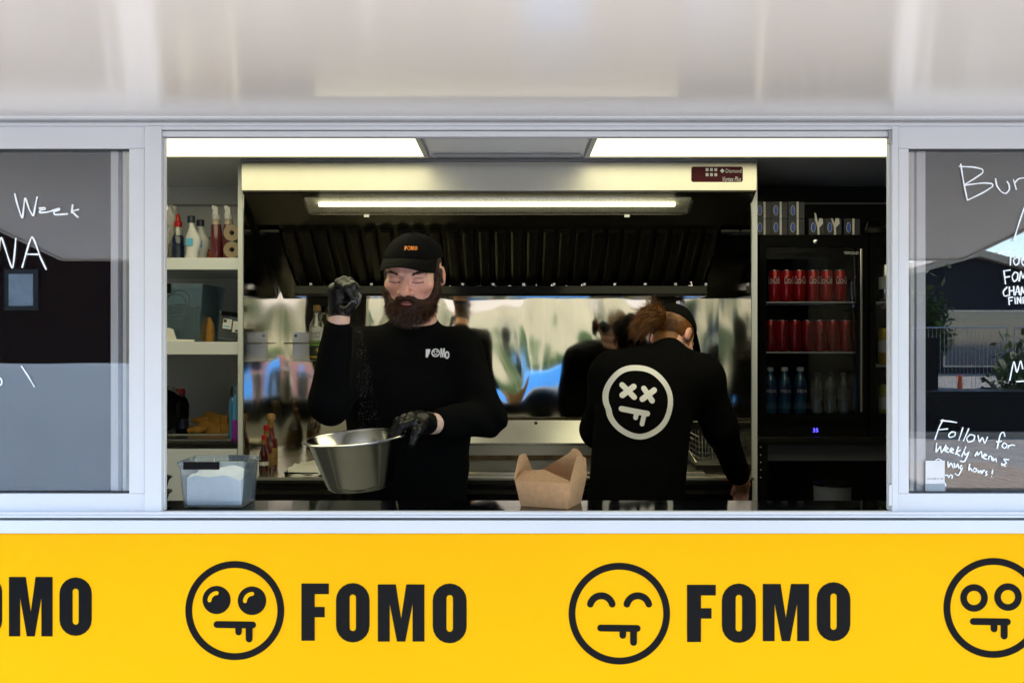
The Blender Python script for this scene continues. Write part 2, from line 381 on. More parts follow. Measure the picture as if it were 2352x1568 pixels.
# head of the opening
part('hinge_lip', MB().prism([(-.034, PZ(271)), (-.037, PZ(275)), (-.034, PZ(278)), (.0, PZ(278)), (.0, PZ(271))], -1.74, 1.74), 'alu', T)
part('hinge_gasket', MB().box(-1.74, 1.74, -.012, .004, PZ(278)-.0002, PZ(282.5)), 'alu_dark', T)
HX0, HX1 = PX(372), PX(2048)
part('head_track', MB().box(-1.74, 1.74, -.008, .012, PZ(283), PZ(290)), 'alu', T, bevel=.0008)
part('head_track', MB().box(HX0, HX1, -.002, .014, PZ(290.4), PZ(298)), 'alu', T, bevel=.0008)
part('head_track', MB().box(HX0, HX1, .006, .016, PZ(298.4), PZ(301)), 'alu_dark', T)
part('head_track', MB().box(HX0, HX1, .003, .018, PZ(301.3), PZ(313)), 'alu', T, bevel=.0008)
part('head_seal', MB().box(HX0, HX1, .008, .017, PZ(313.2), PZ(315.5)), 'alu_dark', T)
# raised hatch
HT = MB().prism([(-.022, 2.2535), (-1.5, 2.052), (-1.506, 2.090), (-.026, 2.292)], -1.73, 1.73)
HA = part('hatch', HT, 'hatch', T, bevel=.002)
part('hatch_edge', MB().prism([(-1.5005, 2.046), (-1.515, 2.046), (-1.523, 2.096), (-1.5075, 2.096)], -1.735, 1.735), 'alu', HA)
for s in (-1, 1):
    part('hatch_edge', MB().prism([(-.03, 2.2475), (-1.499, 2.047), (-1.506, 2.094), (-.033, 2.296)], s*1.7305, s*1.742), 'alu', HA)
    part('gas_strut', MB().tube([(s*1.70, -.03, 1.62), (s*1.70, -.42, 1.95)], .011, 10).tube([(s*1.70, -.42, 1.95), (s*1.70, -.62, 2.168)], .006, 8), 'alu_dark', T)

def window(sgn, stiles, sash, label):
    """fixed window beside the opening: frame with rails and stiles, clear pane, sliding sash standing behind it, black sheet added at the back"""
    a, b, c = stiles                                    # pixel columns: glass edge, seam, opening edge
    xo = sgn*1.74; xg = PX(a)
    fr = part('window_frame', MB().box(xo, PX(b)-sgn*-.0006, .0, .045, PZ(341), PZ(290.5)), 'alu', T, bevel=.001, label=label)
    part('bottom_rail', MB().box(xo, PX(b)+sgn*.0006, .0005, .045, PZ(1180), PZ(1133)), 'alu', fr, bevel=.001)
    part('stile', MB().box(xg, PX(b)+sgn*.0006, -.001, .045, PZ(1133)+.0005, PZ(341)-.0005), 'alu', fr, bevel=.001)
    part('stile', MB().box(xo, xo-sgn*.05, -.001, .045, PZ(1133)+.0005, PZ(341)-.0005), 'alu', fr, bevel=.001)
    part('post', MB().box(PX(b)-sgn*.0006, PX(c), -.004, .018, PZ(1181), PZ(290.5)), 'alu', T, bevel=.001)
    part('jamb', MB().box(PX(c)-sgn*.0005, PX(c)-sgn*.0045, .008, .020, PZ(1172), PZ(301)), 'alu', T)
    part('pane', MB().box(xo-sgn*.051, xg+sgn*.0002, .018, .022, PZ(1132.5), PZ(341.5)), 'window_glass', fr)
    g = .0035
    part('gasket', MB().box(xo-sgn*.051, xg, .010, .017, PZ(344.5), PZ(341)-.0003), 'rubber', fr)
    part('gasket', MB().box(xo-sgn*.051, xg, .010, .017, PZ(1132.8)+.0002, PZ(1130)), 'rubber', fr)
    e = [PX(p, .035) for p in sash]
    part('sash_stile', MB().box(e[0], e[1], .026, .056, PZ(1128, .03), PZ(347, .03)), 'sash', fr)
    part('sash_seal', MB().box(e[1], e[2], .042, .056, PZ(1128, .03), PZ(347, .03)), 'alu_dark', fr)
    part('sash_edge', MB().box(e[2]+sgn*-.0003, e[3], .027, .056, PZ(1128, .03), PZ(347, .03)), 'sash', fr)
    part('sash_rail', MB().box(xo-sgn*.055, e[0], .030, .056, PZ(349, .03), PZ(343, .03)), 'alu_dark', fr)
    part('dark_sheet', MB().box(xo-sgn*.055, e[3], .0565, .060, PZ(1131, .05), PZ(342, .05)), 'dark_backing', fr)  # opaque black sheet added behind the glass to keep the pane dark
    return fr
WLF = window(-1, (297, 332.5, 372), (258, 275, 285, 293), 'window left of the opening with chalk writing')
WRF = window(1, (2087, 2062.5, 2048), (2122, 2102, 2097, 2088), 'window right of the opening with chalk writing')
for y0, y1 in ((299, 330), (1112, 1160)):
    part('stop_block', MB().box(PX(2040.5), PX(2047.5), -.004, .011, PZ(y1), PZ(y0)), 'alu_dark' if y0 < 500 else 'alu', T, bevel=.001)

# ------------------------------------------------------------------ lettering on the yellow panel
DY0, DY1 = -.0113, -.0131
dd = -.012
def px2(p): return (PX(p[0], dd), PZ(p[1], dd))
def dprism(pts_px, name='letter', extra=0., m='decal'): return part(name, MB().prism([px2(p) for p in pts_px], DY0, DY1-extra, 'y'), m, SP, smooth=False)
def letter_O(x0, x1, y0, y1):
    w = x1-x0; sl = w*.19; top = (y1-y0)*.19; n = 10
    def stad(x0, x1, y0, y1):
        r = (x1-x0)/2; c = (x0+x1)/2; out = []
        for k in range(n+1): a = R(180*k/n); out.append((c+r*math.cos(a), y0+r-r*math.sin(a)))
        for k in range(n+1): a = R(180+180*k/n); out.append((c+r*math.cos(a), y1-r-r*math.sin(a)))
        return out
    o = stad(x0, x1, y0, y1); c = (x0+x1)/2; i = stad(c-sl/2, c+sl/2, y0+top, y1-top)
    part('letter', ring_mb([px2(p) for p in o], [px2(p) for p in i], DY0, DY1), 'decal', SP, smooth=False)
def letter_poly(poly, x0, x1, y0, y1): dprism([(x0+(x1-x0)*u, y0+(y1-y0)*v) for u, v in poly])
PF = [(0, 0), (1, 0), (1, .185), (.485, .185), (.485, .41), (.85, .41), (.85, .59), (.485, .59), (.485, 1), (0, 1)]
PM = [(0, 0), (.385, 0), (.5, .60), (.61, 0), (1, 0), (1, 1), (.745, 1), (.745, .34), (.59, 1), (.41, 1), (.255, .34), (.255, 1), (0, 1)]
letter_O(-66, 5, 1322, 1460); letter_poly(PM, 21, 121, 1324, 1460); letter_O(137, 211, 1325, 1459)
letter_poly(PF, 692.5, 755.5, 1339, 1470); letter_O(772, 849, 1338, 1474); letter_poly(PM, 868, 975, 1341, 1472); letter_O(994, 1072, 1339, 1476)
letter_poly(PF, 1578, 1644, 1342, 1473); letter_O(1658, 1736, 1339, 1475); letter_poly(PM, 1752, 1858, 1340, 1471); letter_O(1876, 1953, 1336, 1471)
def emblem(cx, cy, r, eyes, mouth):
    part('emblem_ring', ring_mb([px2(p) for p in circ(cx, cy, r, 72)], [px2(p) for p in circ(cx, cy, r-15.5, 72)], DY0, DY1), 'decal', SP, smooth=False)
    eyes()
    x0, x1, y = mouth
    dprism(capsule2(x0+7.5, y, x1-7.5, y+1, 15.5), 'emblem_mouth')
    wd = x1-x0
    dprism(capsule2(x0+wd*.59, y+3, x0+wd*.59, y+17, 15), 'emblem_drip', .0004)
    dprism(capsule2(x0+wd*.84, y+3, x0+wd*.84, y+33, 15.5), 'emblem_drip', .0004)
def eyes1():
    for ex, ey, rr in ((497.7, 1376.7, 32.2), (579, 1378.4, 32.7)):
        dprism(circ(ex, ey, rr, 40), 'emblem_eye')
        dprism(arc2(ex+1.5, ey+1.5, 17.5, 183, 267, 9, 10), 'eye_glint', .0004, 'yellow')
def eyes2():
    for ex, ey in ((1381, 1393), (1465, 1393)): dprism(arc2(ex, ey, 26, 360-165, 360-15, 15.5, 20), 'emblem_eye')
def eyes3():
    for ex, ey in ((2237, 1372), (2315, 1370)):
        part('emblem_eye', ring_mb([px2(p) for p in circ(ex, ey, 31.5, 40)], [px2(p) for p in circ(ex, ey, 16.5, 40)], DY0, DY1), 'decal', SP, smooth=False)
emblem(539.5, 1401, 113.5, eyes1, (491, 588, 1433))
emblem(1422.5, 1408, 116.5, eyes2, (1372, 1471, 1441))
emblem(2281.5, 1395, 114.5, eyes3, (2228, 2321, 1426))

# ------------------------------------------------------------------ chalk writing on the panes (native 2400 px picture coordinates / 1.0204)
def chalk(par, strokes, w=1.15):
    for s in strokes:
        pts = [P(x/1.0204, y/1.0204, .0175) for x, y in s]
        # round the corners a little
        sm = [pts[0]]
        for i in range(len(pts)-1):
            p0, p1, p2, p3 = pts[max(i-1, 0)], pts[i], pts[i+1], pts[min(i+2, len(pts)-1)]; m1, m2 = (p2-p0)*.32, (p3-p1)*.32; n = max(2, int((p2-p1).length/.003))
            for k in range(1, n+1):
                t = k/n; sm.append(p1*(2*t**3-3*t*t+1)+m1*(t**3-2*t*t+t)+p2*(-2*t**3+3*t*t)+m2*(t**3-t*t))
        q = sm
        r = [w*.0017*(.75+.4*abs(math.sin(i*.21+len(q)))) for i in range(len(sm))]
        part('chalk_stroke', MB().tube(sm, r, 6, flat=.35), 'chalk', par)
def zs(ox, oy, sc, L): return [[(ox+x/sc, oy+y/sc) for x, y in s] for s in L]
chalk(WLF, zs(0, 250, 3.485, [
    [(120, 708), (140, 790), (182, 908), (204, 748), (240, 840), (272, 890), (290, 800), (304, 735)],
    [(318, 830), (365, 825), (370, 838), (330, 845), (325, 865), (380, 862), (430, 850)],
    [(425, 850), (485, 832), (480, 845), (440, 860), (450, 882), (555, 876)],
    [(594, 798), (585, 870)], [(645, 840), (592, 856), (640, 906)],
    [(-10, 1180), (12, 1070), (100, 1315), (130, 1072)],
    [(180, 1315), (260, 1065), (330, 1230), (378, 1332)], [(222, 1205), (312, 1206)]]))
chalk(WLF, zs(0, 600, 2.412, [[(-14, 705), (2, 690), (10, 705), (8, 725), (-8, 732)], [(120, 620), (160, 680), (195, 740)]]), .9)
chalk(WRF, zs(2050, 250, 3.137, [
    [(632, 420), (655, 560), (682, 690)], [(618, 440), (720, 445), (790, 460), (795, 485), (740, 525), (658, 575)],
    [(658, 578), (790, 562), (860, 566), (868, 585), (800, 630), (682, 688)],
    [(888, 527), (898, 580), (930, 625), (965, 638), (990, 610), (988, 575), (972, 548)],
    [(1020, 535), (1042, 612)], [(1030, 560), (1060, 530), (1120, 522)],
    [(1100, 740), (1060, 860), (1020, 990)], [(900, 1075), (995, 1062)],
    [(1000, 1100), (997, 1168)],
    [(1045, 1105), (1020, 1130), (1035, 1165), (1058, 1150), (1060, 1115), (1042, 1105)], [(1098, 1105), (1080, 1130), (1090, 1165), (1115, 1155)],
    [(950, 1205), (962, 1305)], [(945, 1208), (1000, 1200)], [(955, 1255), (995, 1248)],
    [(1030, 1215), (1010, 1250), (1025, 1285), (1050, 1265), (1052, 1225), (1030, 1215)],
    [(1062, 1285), (1075, 1210), (1090, 1260), (1110, 1205)],
    [(975, 1325), (945, 1360), (955, 1392), (985, 1385)], [(990, 1322), (992, 1392)], [(1022, 1318), (1025, 1388)], [(992, 1355), (1024, 1350)],
    [(1032, 1388), (1052, 1318), (1066, 1385)], [(1038, 1362), (1062, 1360)], [(1075, 1390), (1082, 1325), (1095, 1370), (1110, 1320)],
    [(985, 1405), (990, 1458)], [(980, 1405), (1018, 1400)], [(985, 1428), (1012, 1424)], [(1030, 1400), (1035, 1450)],
    [(1050, 1450), (1048, 1400), (1075, 1445), (1072, 1398)], [(1090, 1400), (1092, 1448)], [(1090, 1402), (1110, 1400)], [(1090, 1424), (1108, 1422)]]), .95)
chalk(WRF, zs(2050, 700, 2.851, [
    [(902, 545), (930, 420), (950, 490), (975, 415), (990, 470)], [(945, 553), (1000, 549)],
    [(458, 805), (430, 860), (402, 940)], [(440, 812), (500, 818), (550, 826)], [(420, 875), (490, 868)],
    [(520, 885), (495, 905), (500, 925), (535, 915), (538, 890), (515, 890)], [(590, 858), (562, 945)], [(630, 865), (592, 950)],
    [(640, 905), (615, 930), (625, 955), (660, 945), (668, 915), (640, 905)], [(690, 910), (700, 955), (720, 925), (735, 965), (755, 920)],
    [(870, 920), (862, 890), (840, 905), (818, 1000)], [(812, 955), (850, 950)], [(865, 960), (850, 985), (870, 998), (885, 975), (865, 960)], [(895, 975), (890, 1000)], [(893, 985), (915, 975), (938, 978)],
    [(415, 960), (410, 1022), (440, 985), (445, 1028), (478, 975)], [(470, 1010), (492, 1000), (478, 990), (468, 1012), (495, 1025)], [(505, 1015), (528, 1008), (512, 995), (502, 1018), (530, 1030)],
    [(560, 985), (540, 1040)], [(575, 1010), (545, 1025), (568, 1048)], [(610, 985), (580, 1055)], [(600, 1020), (605, 1045), (630, 1020), (600, 1085), (570, 1082)],
    [(670, 1050), (685, 1020), (690, 1045), (712, 1018), (718, 1060)], [(728, 1050), (750, 1045), (735, 1035), (725, 1060), (748, 1070)], [(760, 1075), (765, 1050), (780, 1052), (782, 1080)], [(790, 1058), (790, 1082), (810, 1065), (812, 1090)],
    [(898, 1075), (860, 1070), (880, 1095), (850, 1112), (848, 1098), (875, 1120)],
    [(405, 1080), (425, 1068), (450, 1082)],
    [(490, 1085), (492, 1125), (510, 1095), (525, 1130)], [(532, 1095), (536, 1130)], [(545, 1125), (555, 1100), (562, 1135)], [(585, 1110), (570, 1120), (575, 1140), (588, 1125), (560, 1178), (535, 1165)],
    [(635, 1100), (628, 1145), (640, 1130), (650, 1150)], [(665, 1130), (655, 1150), (675, 1155), (680, 1135), (665, 1130)], [(690, 1140), (692, 1162), (710, 1145), (712, 1168)], [(720, 1165), (724, 1145), (738, 1148)], [(752, 1150), (740, 1160), (752, 1172), (738, 1180)], [(788, 1140), (784, 1170)], [(783, 1183), (781, 1187)],
    [(470, 1180), (485, 1175), (495, 1195), (505, 1175), (520, 1180), (515, 1200)], [(468, 1225), (475, 1250)]]), .85)
# card stuck on the pane; only its number and lower strip, no code
cx0, cx1 = PX(2169/1.0204, .016), PX(2214/1.0204, .016)
cd = part('payment_card', MB().box(cx0, cx1, .0155, .0172, PZ(1152/1.0204, .016), PZ(1079/1.0204, .016)), 'white_plastic', WRF)
part('card_print', text_flat('123-338 51 52', cx0+.004, cx1-.004, PZ(1123/1.0204, .016), PZ(1119/1.0204, .016), .0152), 'black_ink', WRF)
part('card_holder', MB().box(cx0-.001, cx1+.001, .0138, .0153, PZ(1153/1.0204, .016), PZ(1133/1.0204, .016)), 'clear_plastic', WRF)

# ------------------------------------------------------------------ inside of the trailer
XL0, XL1 = PX(547, 1.65), PX(558, 1.65)          # left partition
XR0, XR1 = PX(1727, 1.65), PX(1739, 1.65)        # right partition
YB = 2.28
part('inner_wall', MB().box(-BX+.053, XL0-.0005, YB-.006, YB+.004, .302, 2.4435), 'white_lam', T, label='white laminate wall behind the shelves')
part('inner_wall', MB().box(XR1+.0005, BX-.053, YB-.006, YB+.004, .302, 2.4435), 'dark_lam', T, label='dark wall behind the fridges')
part('splash_wall', MB().box(XL1+.0005, XR0-.0005, YB-.006, YB+.004, .302, 2.4435), 'steel_mirror', T, label='mirror polished steel wall behind the griddle')
part('inner_end_wall', MB().box(-BX+.051, -BX+.06, .06, YB-.007, .302, 2.443), 'white_lam', T)
part('inner_end_wall', MB().box(BX-.051, BX-.06, .06, YB-.007, .302, 2.443), 'dark_lam', T)
part('wall_profile', MB().box(-BX+.07, XL0-.002, YB-.013, YB-.007, PZ(475, YB), PZ(470, YB)), 'alu_dark', T)
part('wall_profile', MB().box(XR1+.002, BX-.07, YB-.013, YB-.007, PZ(470, YB), PZ(466, YB)), 'alu_dark', T)
for (a, b, s) in ((XL0, XL1, 1), (XR0, XR1, -1)):
    part('partition', MB().box(a+.002, b-.002, 1.653, YB-.007, .301, 2.443), 'white_lam' if s > 0 else 'dark_lam', T)
    part('partition_edge', MB().box(a, b, 1.645, 1.6525, .301, 2.4432), 'alu', T, bevel=.001)
    xx = b if s > 0 else a
    part('partition_lining', MB().box(xx-s*.0015, xx+s*.0025, 1.6535, YB-.0075, 1.0, 2.4425), 'steel_side', T)
# light panels in the ceiling; unseen front part added to light the inside
def light_panel(x0, x1, lbl):
    f = .018
    lp = thing('ceiling_light', lbl, 'ceiling light', ((x0+x1)/2, .88, 2.444))
    part('frame', MB().box(x0, x1, .28, .28+f, 2.430, 2.4436).box(x0, x1, 1.48-f, 1.48, 2.430, 2.4436).box(x0, x0+f, .28+f+.0002, 1.48-f-.0002, 2.430, 2.4436).box(x1-f, x1, .28+f+.0002, 1.48-f-.0002, 2.430, 2.4436), 'alu_dark', lp)
    part('diffuser', MB().box(x0+f+.0002, x1-f-.0002, .28+f+.0002, 1.48-f-.0002, 2.434, 2.4434), 'panel_light', lp)
light_panel(-1.75, PX(986, 1.48), 'lit square ceiling panel over the white shelves')
light_panel(PX(1342, 1.48), 1.55, 'lit square ceiling panel over the drinks fridges')
part('ceiling_joint', MB().box(-.30, .26, 1.475, 1.487, 2.437, 2.4438), 'alu', T)

part('front_lining', MB().box(-BX+.062, BX-.062, .0525, .0565, .302, 1.20), 'front_lam', T)
part('added_dark_strip', MB().box(-BX+.062, BX-.062, .0525, .0568, 1.2005, 1.327), 'black_plastic', T)  # unseen black strip added to darken the steel wall's reflection
part('front_lining', MB().box(-1.74, 1.74, .0525, .0565, PZ(312, .05), 2.443), 'white_lam', T)
# glossy black serving counter
CTZ = 1.3495
ct = thing('serving_counter', 'glossy black serving counter just inside the window opening', 'counter', (0, .08, CTZ-.02))
part('counter_top', MB().box(-1.68, 1.68, .0575, .15, CTZ-.02, CTZ).box(PX(380.5), PX(2041.5), .0065, .0573, CTZ-.02, CTZ-.0001), 'counter', ct, smooth=False)
for x in (-1.4, -.5, .5, 1.4): part('bracket', MB().prism([(.051, CTZ-.0205), (.14, CTZ-.0205), (.051, CTZ-.12)], x-.01, x+.01), 'alu_dark', ct)
# ------------------------------------------------------------------ extractor hood
hx0, hx1 = PX(555, 1.576), PX(1738, 1.576)
H = thing('extractor_hood', 'stainless extractor hood with lit tube lamp over the griddle', 'extractor hood', ((hx0+hx1)/2, 1.95, 1.935))
A_, B_, C_, D_ = (1.576, 2.436), (1.576, PZ(438, 1.576)), (1.80, 2.213), (2.13, 1.992)
part('front_face', MB().box(hx0, hx1, 1.576, 1.582, B_[1]+.0005, 2.432), 'steel_hood', H, bevel=.001)
part('top_flange', MB().box(hx0, hx1, 1.568, 1.5755, 2.4325, 2.442), 'alu_dark', H)
def slope(p, q, x0, x1, t): 
    dx, dz = q[0]-p[0], q[1]-p[1]; l = math.hypot(dx, dz); nx, nz = -dz/l*-1, dx/l*-1
    nx, nz = (dz/l, -dx/l)
    if nz > 0: nx, nz = -nx, -nz
    return MB().prism([p, q, (q[0]-nx*t, q[1]-nz*t), (p[0]-nx*t, p[1]-nz*t)], x0, x1)
part('front_lip', MB().box(hx0, hx1, 1.583, 1.612, B_[1]-.004, B_[1]-.0005), 'steel_dark', H)
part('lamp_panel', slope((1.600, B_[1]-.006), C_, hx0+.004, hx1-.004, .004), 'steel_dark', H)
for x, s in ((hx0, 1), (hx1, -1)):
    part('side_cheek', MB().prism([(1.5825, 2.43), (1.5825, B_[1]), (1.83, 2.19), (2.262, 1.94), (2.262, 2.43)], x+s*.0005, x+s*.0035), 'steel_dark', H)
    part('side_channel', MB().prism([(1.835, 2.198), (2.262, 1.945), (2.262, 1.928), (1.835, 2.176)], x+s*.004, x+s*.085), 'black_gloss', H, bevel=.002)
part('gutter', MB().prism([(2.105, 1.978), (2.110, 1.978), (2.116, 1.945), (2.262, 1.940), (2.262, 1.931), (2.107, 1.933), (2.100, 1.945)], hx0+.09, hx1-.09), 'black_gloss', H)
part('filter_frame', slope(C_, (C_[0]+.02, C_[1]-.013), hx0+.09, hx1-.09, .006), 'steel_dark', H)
# lamp
lx0, lx1 = PX(700, 1.69), PX(1588, 1.69)
def lamp_pt(x, t, off):          # t along the lamp panel 0..1, off outwards
    p, q = (1.600, B_[1]-.006), C_
    dy, dz = q[0]-p[0], q[1]-p[1]; l = math.hypot(dy, dz); ny, nz = dz/l, -dy/l
    if nz > 0: ny, nz = -ny, -nz
    return (x, p[0]+dy*t+ny*off, p[1]+dz*t+nz*off)
lens = MB()
t0, t1 = .10, .62
out = rrect(lx0, lx1, t0, t1, .10, 6)
pl = [( min(max(x, lx0), lx1), t) for x, t in out]
ol = []
for x, t in rrect(lx0, lx1, 0, .10, .03, 6): ol.append((x, t0+(t1-t0)*(t/.10)))
n = len(ol)
v1 = [lamp_pt(x, t, .0005) for x, t in ol]; v2 = [lamp_pt(lx0+(x-lx0)*.985+(lx1-lx0)*.0075, (t0+t1)/2+(t-(t0+t1)/2)*.82, .016) for x, t in ol]
lens.add(v1+v2, [(i, (i+1) % n, n+(i+1) % n, n+i) for i in range(n)]+[tuple(range(n, 2*n))])
lamp = part('lamp', lens, 'lamp_lens', H)
part('lamp_tube', MB().tube([lamp_pt(PX(735, 1.68), .30, .007), lamp_pt(PX(1548, 1.68), .30, .007)], .0085, 10), 'tube_light', lamp)
part('reflector', MB().add([lamp_pt(x, t0+.03+(t1-t0-.06)*v, .0012) for x in (lx0+.012, lx1-.012) for v in (0, 1)], [(0, 1, 3, 2)]), 'reflector', lamp, smooth=False)
for px in (841, 1441): part('lamp_clip', MB().box(PX(px-6, 1.7), PX(px+6, 1.7), lamp_pt(0, .58, .0)[1]-.006, lamp_pt(0, .58, .0)[1]+.006, lamp_pt(0, .58, .021)[2]-.003, lamp_pt(0, .58, .012)[2]), 'can_metal', lamp)
for i in range(8):
    c = lamp_pt(lx0+.04+(lx1-lx0-.08)*i/7, .74, .001); part('rivet', MB().lathe([(.004, 0), (.003, -.002), (0, -.003)], c, 8), 'steel', H)
# baffle filters: each fold its own piece, sharing one mesh
fx0, fx1 = hx0+.095, hx1-.095; nb = 27; pit = (fx1-fx0)/nb
p, q = (C_[0]+.02, C_[1]-.015), D_
def bf(w, t):
    def pt(x, s, off):
        dy, dz = q[0]-p[0], q[1]-p[1]; l = math.hypot(dy, dz); ny, nz = dz/l, -dy/l
        if nz > 0: ny, nz = -ny, -nz
        return (x, p[0]+dy*s+ny*off, p[1]+dz*s+nz*off)
    xs = [(-w, 0), (-w*.86, .016), (-w*.5, .020), (w*.5, .020), (w*.86, .016), (w, 0)]
    return MB().add([pt(x, 0, o) for x, o in xs]+[pt(x, 1, o) for x, o in xs], [(i, i+1, 7+i, 6+i) for i in range(5)]+[(0, 6, 11, 5), (0, 1, 2, 3, 4, 5)[::-1], (6, 7, 8, 9, 10, 11)])
first = None
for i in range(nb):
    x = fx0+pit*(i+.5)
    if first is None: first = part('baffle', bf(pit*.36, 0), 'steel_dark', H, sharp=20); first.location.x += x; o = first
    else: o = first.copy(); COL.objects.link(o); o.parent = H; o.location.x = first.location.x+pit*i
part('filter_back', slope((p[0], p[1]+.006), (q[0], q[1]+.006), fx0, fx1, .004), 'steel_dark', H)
for i in range(0, nb, 2):
    x = fx0+pit*(i+1); part('drip_clip', MB().box(x-.006, x+.006, 2.100, 2.110, 1.9785, 1.990), 'can_metal', H, bevel=.002)
# control label
cl = part('control_panel', MB().prism(rrect(PX(1588, 1.575), PX(1706, 1.575), PZ(418, 1.575), PZ(383, 1.575), .008), 1.5755, 1.5738, 'y'), 'maroon', H)
for i in range(3):
    for j in range(2):
        x = PX(1624+i*10, 1.574); z = PZ(390+j*11.5, 1.574); part('button', MB().box(x-.0055, x+.0055, 1.5725, 1.5737, z-.006, z+.006), 'white_plastic', cl, bevel=.0008)
part('print', text_flat('Diamond', PX(1667, 1.573), PX(1703, 1.573), PZ(397, 1.573), PZ(388, 1.573), 1.5731), 'white_ink', cl)
cdx, cdz = PX(1659, 1.573), PZ(392.5, 1.573); part('diamond_mark', MB().prism([(cdx-.009, cdz), (cdx, cdz+.009), (cdx+.009, cdz), (cdx, cdz-.009)], 1.5737, 1.5729, 'y').prism([(cdx-.003, cdz+.003), (cdx+.003, cdz), (cdx-.003, cdz-.003)], 1.5729, 1.5727, 'y'), 'white_ink', cl, smooth=False)
part('print', text_flat('Vortex Plus', PX(1660, 1.573), PX(1702, 1.573), PZ(417, 1.573), PZ(406, 1.573), 1.5731, .35), 'white_ink', cl)

# ------------------------------------------------------------------ bench, griddle, fryer
BZ = 1.2025
bench = thing('steel_workbench', 'low stainless workbench with dark drawer fronts below the hood', 'workbench', (-.06, 1.95, .30))
part('bench_top', MB().box(XL1+.003, XR0-.003, 1.60, YB-.008, BZ-.012, BZ), 'steel', bench, bevel=.002)
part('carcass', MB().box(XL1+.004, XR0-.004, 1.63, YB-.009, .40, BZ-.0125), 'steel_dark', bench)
for i in range(5):
    w_ = (XR0-XL1-.02)/5; x = XL1+.01+w_*i
    for z0, z1 in ((.45, .79), (.80, BZ-.03)):
        d_ = part('drawer', MB().box(x+.004, x+w_-.004, 1.612, 1.629, z0, z1), 'black_gloss' if i < 3 else 'black_plastic', bench, bevel=.002)
        part('handle', MB().box(x+.05, x+w_-.05, 1.600, 1.6115, z1-.035, z1-.02), 'steel_dark', d_)
for x in (XL1+.06, XR0-.06):
    for y in (1.68, 2.2): part('foot', MB().lathe([(.025, 0), (.025, .10)], (x, y, .30), 10), 'steel_dark', bench)
gx0, gx1 = PX(985, 2.1), PX(1575, 2.1)
G = thing('griddle', 'wide steel griddle with greasy splash guard on the workbench', 'griddle', ((gx0+gx1)/2, 1.9, BZ))
part('upper_guard', MB().prism([(2.18, PZ(965, 2.18)), (2.185, PZ(965, 2.18)), (2.13, PZ(1017, 2.13)), (2.125, PZ(1017, 2.13))], gx0, gx1), 'steel', G)
part('ledge', MB().box(gx0, gx1, 2.105, 2.14, PZ(1022, 2.11), PZ(1017.5, 2.11)), 'steel', G, bevel=.001)
part('lower_guard', MB().box(gx0, gx1, 2.108, 2.113, BZ+.012, PZ(1022, 2.11)-.0005), 'steel_hood', G)
part('grease_band', MB().box(gx0, gx1, 2.100, 2.1075, BZ+.012, BZ+.028), 'grease', G)
part('hot_plate', MB().box(gx0, gx1, 1.70, 2.0995, BZ+.0005, BZ+.012), 'griddle_plate', G, bevel=.002)
part('drip_tray', MB().box(gx0, gx1, 1.66, 1.698, BZ+.0005, BZ+.01), 'steel', G, bevel=.002)
sc_ = P(1231, 972, 2.17); part('screw', MB().lathe([(.0085, 0), (.0085, .004), (.005, .006), (0, .0065)], (sc_[0], 2.176, sc_[2]), 12, Matrix.Rotation(R(90), 3, 'X')), 'rubber', G)
for s in (gx0, gx1-.004): part('side_guard', MB().prism([(1.75, BZ+.0125), (2.10, BZ+.0125), (2.10, BZ+.08), (1.95, BZ+.05)], s, s+.004), 'steel', G)
fx_0, fx_1 = PX(1585, 1.9), XR0-.03
FR = thing('deep_fryer', 'countertop deep fryer with wire basket beside the griddle', 'fryer', ((fx_0+fx_1)/2, 1.95, BZ))
part('body', MB().box(fx_0, fx_1, 1.75, 2.2, BZ+.0005, BZ+.03).box(fx_0, fx_1, 2.16, 2.2, BZ+.0305, BZ+.17), 'steel_dark', FR, bevel=.002)
bk = MB(); zb, zt = BZ+.031, BZ+.14
for i in range(9):
    x = fx_0+.02+(fx_1-fx_0-.06)*i/8; bk.tube([(x, 1.80, zt), (x, 1.805, zb), (x, 2.10, zb), (x, 2.11, zt)], .0014, 5)
for j in range(6):
    z = zb+(zt-zb)*j/5; bk.tube([(fx_0+.018, 1.80, z), (fx_1-.038, 1.80, z), (fx_1-.038, 2.11, z), (fx_0+.018, 2.11, z)], .0014, 5, closed=True)
part('basket', bk, 'can_metal', FR)
part('basket_handle', MB().tube([(fx_0+.06, 1.80, zt), (fx_0+.06, 1.72, zt+.02), (fx_0+.06, 1.64, zt+.03)], .006, 8), 'can_metal', FR)
# bracket on the back wall
bx = PX(1570, 2.2); solo('wall_bracket', MB().box(bx-.012, bx+.012, 2.235, 2.2735, PZ(708, 2.25), PZ(690, 2.25)).box(bx-.005, bx+.005, 2.215, 2.2345, PZ(706, 2.25), PZ(692, 2.25)), 'can_metal', 'small metal clip on the steel wall under the hood', 'clip', (bx, 2.25, PZ(708, 2.25)), bevel=.002)

